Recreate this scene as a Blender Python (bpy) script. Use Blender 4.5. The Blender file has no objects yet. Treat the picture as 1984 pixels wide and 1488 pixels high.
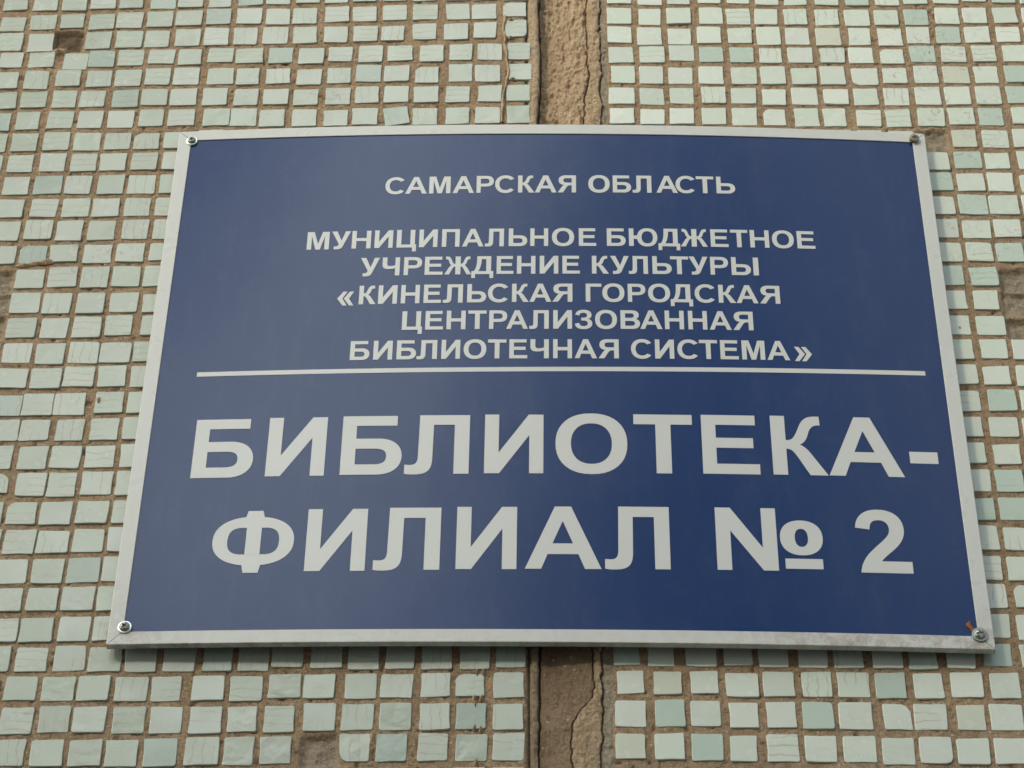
import bpy, math, random
import numpy as np
from mathutils import Vector
from mathutils.geometry import tessellate_polygon

random.seed(11)
RNG = np.random.default_rng(11)
scene = bpy.context.scene
COL = scene.collection
ZO = 2.65            # height of the sign area above the ground (m)

# ------------------------------------------------------------------ camera
cam_data = bpy.data.cameras.new("camera")
cam_data.sensor_width = 36.0
cam_data.lens = 4772.28 / 1984 * 36.0
cam_data.clip_start = 0.05
cam_data.clip_end = 3000.0
cam = bpy.data.objects.new("camera", cam_data)
COL.objects.link(cam)
_yaw, _pitch, _roll = -0.0023093, 0.7063647, 0.0017326
_fw = Vector((-math.sin(_yaw) * math.cos(_pitch), math.cos(_yaw) * math.cos(_pitch), math.sin(_pitch)))
_r0 = Vector((math.cos(_yaw), math.sin(_yaw), 0.0))
_u0 = _r0.cross(_fw)
_r = math.cos(_roll) * _r0 + math.sin(_roll) * _u0
_u = -math.sin(_roll) * _r0 + math.cos(_roll) * _u0
from mathutils import Matrix
_m = Matrix((( _r.x, _u.x, -_fw.x, -0.0149956), (_r.y, _u.y, -_fw.y, -1.3779639),
             (_r.z, _u.z, -_fw.z, -1.2013977 + ZO), (0, 0, 0, 1)))
cam.matrix_world = _m
scene.camera = cam

# ------------------------------------------------------------------ world, sun, exposure
CLOUD_LO, CLOUD_HI = 4.5, 40.0      # cloud radiance before the background strength
SUN_EL, SUN_AZ = 25.0, 38.0          # azimuth measured from the wall's normal towards the left
world = bpy.data.worlds.new("World")
scene.world = world
world.use_nodes = True
wn, wl = world.node_tree.nodes, world.node_tree.links
sky = wn.new("ShaderNodeTexSky")
sky.sky_type = 'NISHITA'
sky.sun_disc = False
sky.sun_elevation = math.radians(SUN_EL)
sky.sun_rotation = math.radians(180 + SUN_AZ)
sky.dust_density = 1.2
sky.air_density = 1.0
sky.ozone_density = 1.0
# soft broken cloud over the whole sky, brighter towards the sun (thin haze scatters forward)



CLOUD_SEED = 0.6
_tc = wn.new("ShaderNodeTexCoord")
_no = wn.new("ShaderNodeTexNoise")
_no.noise_dimensions = '4D'
_no.inputs["Scale"].default_value = 4.6
_no.inputs["Detail"].default_value = 4.0
_no.inputs["Roughness"].default_value = 0.48
_no.inputs["W"].default_value = CLOUD_SEED
wl.new(_tc.outputs["Generated"], _no.inputs["Vector"])
_cm = wn.new("ShaderNodeMapRange")
_cm.interpolation_type = 'SMOOTHSTEP'
_cm.inputs[1].default_value, _cm.inputs[2].default_value = 0.42, 0.62
_cm.inputs[3].default_value, _cm.inputs[4].default_value = 0.0, 0.9
wl.new(_no.outputs["Fac"], _cm.inputs[0])
_dp = wn.new("ShaderNodeVectorMath")
_dp.operation = 'DOT_PRODUCT'
wl.new(_tc.outputs["Generated"], _dp.inputs[0])
_a, _e = math.radians(SUN_AZ), math.radians(SUN_EL)
_dp.inputs[1].default_value = (-math.sin(_a) * math.cos(_e), -math.cos(_a) * math.cos(_e), math.sin(_e))
_cb = wn.new("ShaderNodeMapRange")
_cb.inputs[1].default_value, _cb.inputs[2].default_value = 0.5, 1.0
_cb.inputs[3].default_value, _cb.inputs[4].default_value = CLOUD_LO, CLOUD_HI
_cb.interpolation_type = 'SMOOTHSTEP'
wl.new(_dp.outputs["Value"], _cb.inputs[0])
_cc = wn.new("ShaderNodeCombineColor")
for _i, _f in enumerate((0.94, 1.0, 1.0)):
    _mm = wn.new("ShaderNodeMath")
    _mm.operation = 'MULTIPLY'
    _mm.inputs[1].default_value = _f
    wl.new(_cb.outputs[0], _mm.inputs[0])
    wl.new(_mm.outputs[0], _cc.inputs[_i])
_mx = wn.new("ShaderNodeMix")
_mx.data_type = 'RGBA'
wl.new(_cm.outputs[0], _mx.inputs[0])
wl.new(sky.outputs[0], _mx.inputs[6])
wl.new(_cc.outputs[0], _mx.inputs[7])
wl.new(_mx.outputs[2], wn["Background"].inputs[0])
wn["Background"].inputs[1].default_value = 0.142

sun_data = bpy.data.lights.new("sun", 'SUN')
sun_data.energy = 1.6
sun_data.angle = math.radians(8.0)
sun_data.color = (1.0, 0.90, 0.66)
sun = bpy.data.objects.new("sun", sun_data)
COL.objects.link(sun)
_el, _az = math.radians(SUN_EL), math.radians(SUN_AZ)
_sd = Vector((-math.sin(_az) * math.cos(_el), -math.cos(_az) * math.cos(_el), math.sin(_el)))
sun.rotation_euler = _sd.to_track_quat('Z', 'Y').to_euler()
sun.location = (-3, -4, 6)

scene.view_settings.view_transform = 'Standard'
scene.view_settings.look = 'None'
scene.view_settings.gamma = 1.0
scene.view_settings.exposure = 0.05
scene.view_settings.use_curve_mapping = False
scene.cycles.max_bounces = 6

TILES_L = (
(-436.3,412.3,20.7,22),(-410.3,411.6,20.1,22),(-385.1,410.9,20.1,22),(-360.7,412,21.2,21.1),(-336.7,411.7,20.1,20.3),(-309.4,411,21.2,21.9),
(-285.8,411.2,20.6,20.2),(-260.8,411.3,19.5,20.2),(-234.7,412.3,21.7,18.6),(-211,413.4,19.5,20.2),(-185.7,413.9,20,19.4),(-161.8,413.3,18.9,19.4),
(-137.4,413.9,20,18.6),(-111.6,414,19.4,18.6),(-86.1,414,20.5,18.9),(-58.9,413.6,20.5,18.9),(-35.6,413.4,19.4,19),(-10.4,412.9,19.9,20.2,'chip'),
(-460.2,383.8,19.4,17.5),(-434.9,383.1,20,17.5),(-409.2,385.3,21.1,18.3),(-384.4,385.9,20,17.5),(-359.6,384.4,20.5,19.1),(-335.8,385.8,21,19.9),
(-310.7,386.8,21.6,19.9),(-286,387.8,21.6,18.3),(-260.9,388.4,19.9,19.1),(-235,388.9,20.9,19.9),(-210.2,387,19.9,19.1),(-187.6,387.7,19.9,19.9),
(-160.4,389,20.4,19.1),(-137,388.8,19.9,18.3),(-111.7,390.2,19.8,19.1),(-85.5,389.5,20.4,19.1),(-58,389.6,19.3,19.1),(-35.7,389.4,19.8,18.3),
(-10,390.8,19.5,17.5,'chip'),(-434.1,360.5,19.8,22),(-408.5,359.8,20.4,22),(-385,360.4,22.5,22,'holedark'),(-359.8,361,20.3,21.3),
(-334.1,361.5,21.4,20.4),(-310.5,361.7,20.3,20.4),(-284.6,362.7,20.9,20.4),(-260.3,363.3,20.3,21.3),(-236.5,363.5,19.7,21.3),(-210.8,363.2,20.8,20.4),
(-186.2,363.4,19.7,20.4),(-160.5,363.1,19.7,19.6),(-135.1,363.6,20.2,18.8),(-112.4,363.4,19.7,18),(-85.7,365.2,19.7,19.6),(-59.5,364.5,19.7,19.6),
(-35.2,365.5,19.1,19.6),(-9.4,366.9,18,20.5,'chip'),(-455.1,338,19.7,17.5),(-430.3,338.1,19.1,17.5),(-404.9,337.9,20.8,17.7),(-376.3,335.5,19.6,19.3),
(-354.6,338.2,21.3,19.3),(-330.4,338.8,20.7,18.5),(-304.6,339.7,21.3,17.5),(-280.6,338.3,19.1,18.5),(-255.4,340,20.7,17.5),(-230.9,339,21.8,17.7),
(-204.9,338.7,20.7,18.5),(-179.3,336.9,20.6,19.3),(-155.3,338.6,20.1,17.7),(-130.1,338.8,19.5,19.3),(-105.1,338.6,20.6,18.5),(-79.1,337.5,19.5,19.3),
(-55,338.5,19,19.3),(-30.7,338.6,20,19.3),(-6.6,338.4,18.8,20.1),(-431,313.4,19.5,19.8),(-406.2,313.6,19.5,21.4),(-379.6,314.9,20.1,19.1),
(-353.8,313.8,20.6,19.8),(-330.3,314.4,21.1,19),(-305.8,315,20.6,19.8),(-281.8,314.8,21.1,20.6),(-253.4,314.1,21.6,19),(-231,313.1,18.9,19.8),
(-205.8,313.2,20,18.2),(-179.8,311.4,19.9,19),(-155.1,312.7,19.9,18.2),(-130.5,314.5,19.9,19.8),(-107.6,313.5,20.4,19),(-82.3,311.3,19.3,19,'chip'),
(-54.6,313,18.8,20.6),(-32.4,312,20.4,19.8),(-5.8,313.3,18.8,19),(-429.6,289.1,19.9,19.5),(-405.3,289.6,20.5,18.8),(-379.8,289.8,19.9,20.3),
(-356.7,289.6,21,19.5),(-329.6,289.3,20.4,20.3),(-305.9,290.3,20.9,18.8),(-281.8,290,20.9,19.5),(-256.1,289.8,20.9,20.3),(-230.5,288,19.3,19.5),
(-205.8,288.1,19.8,17.9),(-181.2,287.1,19.8,18.7),(-154.8,287.6,20.3,19.5),(-130.8,288.6,19.2,19.5),(-106.8,288.8,20.3,19.5),(-82.5,287.8,19.7,18.7),
(-56.4,287.5,19.7,19.5),(-30.3,287.6,19.7,19.4),(-7,288.2,18.4,18.7),(-431,264,18.7,20),(-407.4,264.6,19.2,20.8),(-380.3,265,20.3,20),
(-356,264.4,19.7,20),(-330.8,264.6,20.3,20),(-305.9,265.1,19.2,19.2),(-281.7,265.3,20.8,19.2),(-253,265,20.7,20),(-230.7,264.4,20.7,20),
(-207.6,262.7,20.2,19.2),(-180.8,262.4,19.6,19.9),(-155.4,261.8,19.6,18.4),(-131.6,263.1,20.7,19.2),(-106.2,263.1,20.6,20.4,'rot'),
(-82.7,261.9,20.1,19.1),(-56.5,262.1,19.6,19.1),(-32,262.2,20.1,19.1),(-7.3,262,18.8,19.9),(-430.2,239.2,17.5,20.4),(-406.2,239.4,21.2,20.4),
(-380.7,239.6,20.6,20.4),(-355.3,239,20.6,20.4),(-330.9,238.4,20.6,18.9),(-307.2,238.2,20.6,18.1,'chip'),(-283.3,239.1,20.1,18.1),
(-255.2,239.9,20.6,19.7),(-430.9,215.3,18.9,18.6),(-406.4,214.7,19.4,18.6),(-380.6,215.6,20,20.1),(-355.2,215,20.5,20.1),(-331.9,214.8,21,19.3),
(-307,215,20.4,19.3),(-282,215.1,19.4,19.3),(-431.2,189.5,18.2,19.8),(-407,189.7,20.8,19.8),(-381.4,190.2,21.4,20.5),(-357.2,189.7,20.8,20.5),
(-331,189.4,20.3,21.2),(-306.6,189.2,21.3,20.5),(-282,189.4,19.7,20.5),(-407.8,164.5,20.7,19.7),(-381.3,164.4,21.2,20.2),(-356,163.9,21.2,20.1),
(-332.4,164,21.1,20.1),(-307.1,163.8,20.1,19.4),(-282.5,164,20.1,19.4),(-408.3,139.8,21,20.5),(-382.4,140.6,21,20.5),(-358.2,139,21,21.2),
(-332.7,139.1,21,21.2),(-306.5,139.3,20.4,21.2),(-282.7,139.1,19.9,21.9),(-407.4,113.8,19.8,18.8),(-383.3,114,21.3,18.8,'chip'),
(-359.4,114.9,21.8,17.5),(-333.4,113.6,21.8,18.8),(-307.7,114.4,20.8,18.8),(-282.8,114.9,20.3,18.1),(-407.2,85.3,21.1,22,'hole'),
(-382.8,88.2,21.6,19.1),(-357.6,89.7,22.1,20.5),(-332.7,89.2,20.6,21.9),(-308.4,89.3,21.1,20.5),(-284.6,89.5,20.6,21.9),(-406.6,62.7,21,19.5,'hole'),
(-382.8,63.2,22,20.2),(-358.6,62.4,21.4,20.8),(-332.7,61.8,20.4,20.8),(-307.4,62.3,21.4,20.1),(-282.7,60.8,19.9,18.1),(-406.7,38.1,19.8,19.2,'hole'),
(-382.5,37.9,21.8,19.8),(-357.7,37.1,20.8,20.5),(-332.9,37.6,21.2,21.1),(-309.2,39.1,19.7,19.8),(-282,38.2,19.7,19.1),(-406.6,13,20.6,19.5),
(-382.5,12.5,21.6,19.5),(-357.5,11.3,21.5,20.7),(-332.4,12.1,22,20.7),(-308.7,11.7,22.5,19.4),(-284.6,12.5,21,19.4),(-382.9,-12.2,21.9,18.5),
(-357.6,-13,22.5,19.1),(-333.3,-11.6,22.3,19.1),(-308.4,-11.4,20.9,20.4),(-284.1,-12.5,20.8,20.4),(-383.2,-39,21.7,19.4),(-360.5,-38.2,22.1,20.6),
(-337,-38,22.1,20.6),(-308.1,-37,20.7,20),(-284.3,-37.5,20.2,20),(-382.7,-62.2,22,19.7),(-359.5,-62.6,21.5,19.7),(-334,-63.1,21,19.7),
(-308.6,-62.7,20.5,20.3),(-284.5,-61.9,20.5,20.3),(-383.4,-87.7,20.8,21.7,'chip'),(-357.9,-88.5,21.7,21.1),(-334.4,-88,21.7,20.5),
(-308.9,-88.2,21.7,19.9),(-284,-87.4,20.7,21.1),(-383,-111.3,20.6,17.5,'chip'),(-355.9,-113,21.1,20.7),(-333.9,-113.3,20.1,21.9),
(-308.6,-112.6,21.5,20.7),(-284.8,-112.5,20.6,21.9),(-383.6,-138.8,20.9,20.3),(-359.3,-138.7,21.3,19.2,'chipTL'),(-335,-139.1,21.8,20.3),
(-308.9,-138.7,22.2,19.7),(-284.2,-138.8,20.8,20.3),(-381.4,-163.8,19.8,21.7),(-357.6,-163.9,21.6,21.1),(-333.7,-164.4,22.5,19.9),
(-309.1,-163.6,21.6,20),(-284.9,-163.2,20.6,20.5),(-359.6,-190.1,21.4,20.1),(-334.4,-189.9,21.8,21),(-309.6,-189.3,21.8,21.2),
(-285.6,-188.8,20.9,20.7),(-359.1,-213.9,19.4,18.7),(-335.3,-213.8,21.2,18.7),(-310.4,-213.6,21.6,19.8),(-286.3,-213.7,21.1,20.3),
(-359,-239.2,19.6,18.8),(-336.1,-239.3,21.9,19.4),(-309.9,-238.6,21,20.5),(-286.5,-238.7,20.5,19.9),(-361.1,-262.8,19.5,20.1),
(-335.9,-263.5,21.2,19.5),(-310.4,-262.8,21.2,20.6),(-286.4,-264.2,21.2,19.5),(-262,-264.6,20.7,19.5),(-236,-264.7,21.6,20),(-209.8,-264.7,20.2,20.2),
(-185.4,-264.9,20.7,20.2),(-163.2,-263.5,20.7,17.5),(-136.6,-263.9,21.1,18.4),(-111.3,-264.8,19.7,19.5),(-86.6,-265.2,19.3,19.5),
(-62.2,-265.5,19.7,19.4),(-36.4,-265.7,19.7,20),(-12.6,-265.2,19.2,18.4),(-365.2,-286.8,20.2,18.7),(-340.6,-286.6,20.6,18.7),
(-315.1,-287.5,21.4,18.7),(-291.8,-287.4,21,19.7),(-265.9,-288.3,21.8,18.6),(-242.6,-288.4,19.6,19.1),(-214.7,-288,20.5,19.7),
(-189.2,-289.1,20.9,19.1),(-163.3,-287.5,20.9,18.1),(-140.2,-287.8,20,19.1),(-112.6,-288,20.4,19.6),(-88.5,-288.3,20.9,18.6),(-62.4,-287.7,20,18.6),
(-39.4,-288.5,19.1,17.5,'chip'),(-13.4,-288.9,19.9,19.6),(-339.8,-312,21.2,20.8),(-314.8,-311.6,20.4,20.3),(-291.8,-311.9,22.1,20.3),
(-265.1,-312.8,20.8,20.3),(-240.7,-313.2,20.3,20.3),(-214.4,-313.3,21.2,20.8),(-189.8,-312.9,19.4,19.3),(-165.6,-313.3,19.8,20.3),
(-138.7,-312.1,21.1,21.3),(-113.5,-312.5,20.7,20.3),(-88.3,-312.6,20.2,20.8),(-62.7,-312.7,19.8,20.3),(-38.5,-312.8,20.2,19.7),
(-14.2,-313.7,19.7,19.7),(-341.5,-336.9,20.6,19.9),(-316.6,-337.2,20.6,19.9),(-291.5,-337.6,21,19.9),(-267.3,-338.1,21.4,20.4),
(-242.2,-338.2,21,20.9),(-214.8,-337.4,21.4,21.4),(-190.6,-337.7,20.1,21.4),(-166.2,-337.1,20.5,20.4),(-138,-338.2,22.5,22,'hole'),
(-114.4,-336.1,19.2,20.9,'chip'),(-90.3,-336.4,19.6,20.9),(-63.1,-336.3,19.6,20.9),(-37.8,-336.9,20,20.4),(-13.9,-336.7,20.8,21.3),
)
TILES_R = (
(78.5,408.5,19.9,19.3),(104.4,407.3,19.9,20.1),(129,407.9,19.3,19.3),(155,408.9,19.4,19.3),(179.4,409,19.4,19.3),(203.6,407.4,19.4,19.3),
(228,408,19.4,20.1),(254.6,408.1,19.4,20.1),(280.2,407.4,19.9,20.1),(305.7,407.7,19.9,19.8),(330.1,409,19.9,19.3),(356,409.9,20.5,19.3),
(380,412.2,20.5,18.5),(405.1,411,19.9,19.3),(77.8,382.6,19.7,19),(103.5,381.9,18.6,20.6),(128.2,383.3,19.8,19.8),(155.4,383.5,19.2,19.8),
(178.1,382.7,19.8,19.8),(201.6,382.5,18.9,19),(226.7,382.2,19.2,19.8),(253,382.3,20.3,19.8),(278.2,381.6,20.3,19.8),(303.2,382.2,19.8,19),
(328.4,382.3,19.8,19),(354.5,384.5,19.8,19.9),(378.1,385,19.8,19),(403.4,385.2,19.8,19),(428.4,385.3,19.2,19),(77.7,359.3,19.6,19.5),
(102.9,357.4,20.1,22),(127.4,357.1,19,19.5),(152.8,359.2,19.6,20.4),(178.1,358.6,20.1,18.7),(202.5,357.9,19.1,22),(226.3,358,19.6,20.3),
(252.1,357.7,20.1,21.2,'yellow'),(278.5,357.9,18.5,21.2),(303.7,357.2,20.1,21.1),(327.7,360.2,18.5,20.4),(353.1,360.3,20.2,20.4,'green'),
(377.1,360.8,20.2,19.6),(403.3,361.4,19.1,18.8),(78.1,334.2,19.4,19.2),(104.3,334.4,20,19.2),(128.4,336.5,20.5,18.5),(153.2,335,19.5,18.4,'green'),
(178.6,334.7,19.5,17.6,'green'),(202.3,334.1,18.4,17.6),(227.2,334.6,19.5,18.4),(253.7,334.3,20.5,17.6),(277.7,334.5,20,19.2),
(303.3,333.4,19.5,17.5,'chip'),(329,336.7,20.6,20.1,'green'),(355,336.5,20.6,19.3),(380.2,337.4,18.9,19.3),(405.9,337.5,20.6,19.3),
(79,310.4,19.3,20.5),(102.6,309.7,19.3,20.5),(126.7,309.4,19.3,19.7),(151.9,310,19.3,20.5),(178.7,309.7,20.4,19.7),(202.6,310.1,19.8,20.8),
(228.5,308.8,20.4,18.9),(251.9,310.1,19.8,21.3),(278.6,308.6,20.9,19.7,'chip'),(303.2,310.3,19.3,18.2),(329,311.7,19.3,20.5),
(353.9,311,20.9,19,'yellow'),(378.9,311.5,19.3,19.8),(404.2,312.4,20.4,19.8,'green'),(77.3,284.9,20.2,19.4),(102.2,283.9,19.1,18.6),
(126.7,284.8,19.1,18.6),(152.8,286.1,19.2,19.4),(177,285.4,19.7,17.9),(202.1,283.6,19.1,18.6),(227,284.9,20.7,19.4),(252.7,284.3,20.2,17.9),
(276.9,284.4,19.7,19.4),(302.2,284.5,20.2,19.4),(328.1,285.8,19.7,20.2),(352.4,286.3,20.2,21),(377.7,286.4,19.7,21),(403.3,287.3,20.8,19.4),
(76.9,261,19.5,17.6),(101.9,260,19,17.5),(125.7,260.9,19,18.3),(151.8,260.6,18.5,19.1),(176.5,260.4,19.5,19.9),(200.9,259.6,17.6,18.6,'chip'),
(226.6,259.5,19.5,20.6),(249.6,259.6,17.9,20.6),(277,259,20,19.1),(301.2,259.1,20.1,20.6),(327.7,260,21.1,20.6),(352.7,261.6,21.1,19.1),
(376.4,261.4,19,19.9,'green'),(403.5,262.7,20.1,19.1),(326.6,233.1,20.4,21,'hole'),(351.7,235.5,19.9,19.6,'yellow'),(376.6,235.6,20.4,19.6),
(401.8,236.5,20.4,21.1),(325.9,210,20.8,19.2),(351.7,210.9,21.3,19.2),(375.2,210.3,18.7,17.8),(402.3,210.8,20.8,20),(326.7,186.9,20.1,19.7,'green'),
(351,185.9,20.6,18.9),(374.7,186.1,19.6,20.4),(400.7,184.4,20.6,19.6),(325.3,160.5,19.9,19.3),(349.9,161.3,22,20.8,'green'),(374.3,161.1,22,20),
(399.3,160.9,20.9,20.8),(324.5,135.3,20.8,19.7),(349.4,134.4,21.3,19),(373.8,135.5,20.3,18.3),(324.1,109.5,20.6,19.4),(348.7,110,19.6,18.7),
(372.5,109.7,20.1,19.4,'green'),(323,85.2,20.9,19.7),(348.8,84.3,20.9,19,'green'),(372.4,80.3,20.4,20.3,'hole'),(322.4,59.9,20.2,18.7),
(347.5,59.7,19.2,19.4),(371,56.2,20.7,22,'hole'),(321.9,34.5,20.1,19),(347.8,34.2,21,18.4),(370.8,31.1,20,17.5,'hole'),(321,10.1,20.9,19.4),
(347,10.5,19.4,18.7),(370.4,9.6,18.9,19.3),(320.8,-14.6,21.2,18.4),(346.1,-15.7,20.2,17.5),(371.1,-15.9,20.2,20.3),(319.7,-40,21,19.3),
(347.1,-39.6,20.5,19.9,'green'),(370,-39.8,19.5,19.3),(318.9,-64.7,20.3,17.7),(345.3,-65.2,20.3,17.7),(368.4,-65.1,19.4,17.7),(318.6,-89.2,20.6,19.2),
(344.1,-90.3,19.6,18),(318.6,-114.2,20.9,20),(342.9,-114.4,19.5,19.5,'green'),(318.2,-140.2,20.7,19.1),(342.3,-139.8,19.3,19.7,'green'),
(317.9,-165.1,20.5,20.4),(341.8,-166.2,18.6,19.3),(317.3,-191.5,20.3,20),(340.9,-192,18.9,20),(316.8,-215.3,20.5,19.7),(342.5,-215.4,18.3,18,'chip'),
(316.4,-240.1,20.3,19.3),(341.4,-241.1,18.6,20.4),(65.2,-263.9,17.5,17.9),(88.8,-264.1,17.5,18.4),(115.5,-264,20.1,18.4),(140.3,-263.6,18.8,17.9),
(164.3,-264.6,18.8,18.9),(190.6,-264.7,19.7,19.5),(214.8,-264.7,19.3,19.5),(240.9,-264.6,19.7,19.5),(264.4,-265.5,18.8,19.4,'green'),
(289.8,-265.4,18.8,18.4),(315.1,-264,19.3,17.5,'green'),(340.6,-264.7,18.8,17.5),(67.6,-286.3,18.2,17.6),(92.3,-287,19.1,17.5,'yellow'),
(117,-286.4,18.2,17.5),(141.9,-288.4,21.2,18.1),(166.6,-287.7,20.4,19.1),(191.8,-287.9,19.5,19.6),(216.5,-287.8,21.3,19.6),
(240.7,-288.5,19.5,20.1,'green'),(266.1,-288.7,19.1,19.6),(291.7,-288.1,20.8,19.6),(317.3,-288.2,19.1,20.1),(67.1,-311.1,19.3,19.8),
(92.9,-310.8,19.3,20.3,'green'),(116.7,-311.2,18.9,19.3),(142,-312.1,18.9,19.2),(166.7,-311.8,19.3,19.8),(190.7,-312.2,20.2,20.8,'green'),
(215.6,-312.4,21,20.3),(243,-313,17.6,19.7,'chip'),(264.9,-313.4,21,19.7),(291.7,-313.6,18.9,19.2,'yellow'),(314.9,-313.3,20.6,19.7),
(66.3,-336.4,19.1,18.9,'yellow'),(91.6,-336.3,18.7,19.9),(116.5,-337,20,20.3,'green'),(140,-337.9,17.8,19.3),(165.7,-337.3,20,20.3),
(190.6,-338,19.6,19.8),(215.9,-337.9,20.8,19.8),(241,-339.5,20.4,20.3),(265.5,-338.7,20.8,19.8,'chip'),(289.8,-339.6,21.2,19.8),
(314.7,-339.3,20.8,19.3),
)
CRACK_A = [(10.4,402.6),(10.7,376.3),(10.9,337.6),(11.1,306.0),(9.7,281.2),(9.1,252.0),(6.9,-257.1),(6.7,-298.4),(6.1,-334.5),(6.4,-353.3)]
CRACK_B = [(50.7,402.8),(49.3,376.5),(50.5,344.2),(50.6,306.2),(46.7,275.3),(45.4,252.2),(42.4,-259.1),(42.8,-273.7),(43.5,-290.1),(42.0,-298.3),(38.1,-303.2),(35.0,-307.2),(30.4,-313.7),(28.9,-322.5),(26.8,-332.4),(27.6,-346.2),(28.2,-353.2)]
CRACK_C = [(62.1,402.9),(61.1,376.5),(61.5,337.8),(61.5,318.8),(60.2,296.9),(61.0,275.4),(59.6,252.3),(49.0,-259.1),(48.5,-281.9),(49.7,-290.1),(48.4,-318.4),(47.7,-334.3),(46.9,-353.1)]
EDGE_R = [(67.8,402.9),(67.3,363.6),(68.1,325.2),(66.3,252.3),(56.0,-259.0),(57.5,-281.9),(56.5,-318.4),(56.0,-353.1)]
DRIP = [(-18.4, 382.7), (-19.2, 363.1), (-17.5, 343.8), (-15.7, 321.6), (-15.2, 305.9), (-18.2, 293.4), (-19.8, 275.0), (-20.5, 253.1)]
BLOBS = [(-12.3, 377.5), (-12.3, 355.4), (-12.3, 324.8), (-11.0, 304.7), (-35.0, -278.5), (-30.8, -278.9), (-36.5, -298.6), (-32.0, -299.4), (-35.7, -303.4), (-36.2, -321.9), (-32.1, -322.7), (-34.9, -348.3), (-103.4, -328.9), (-315.9, -34.9)]
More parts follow.
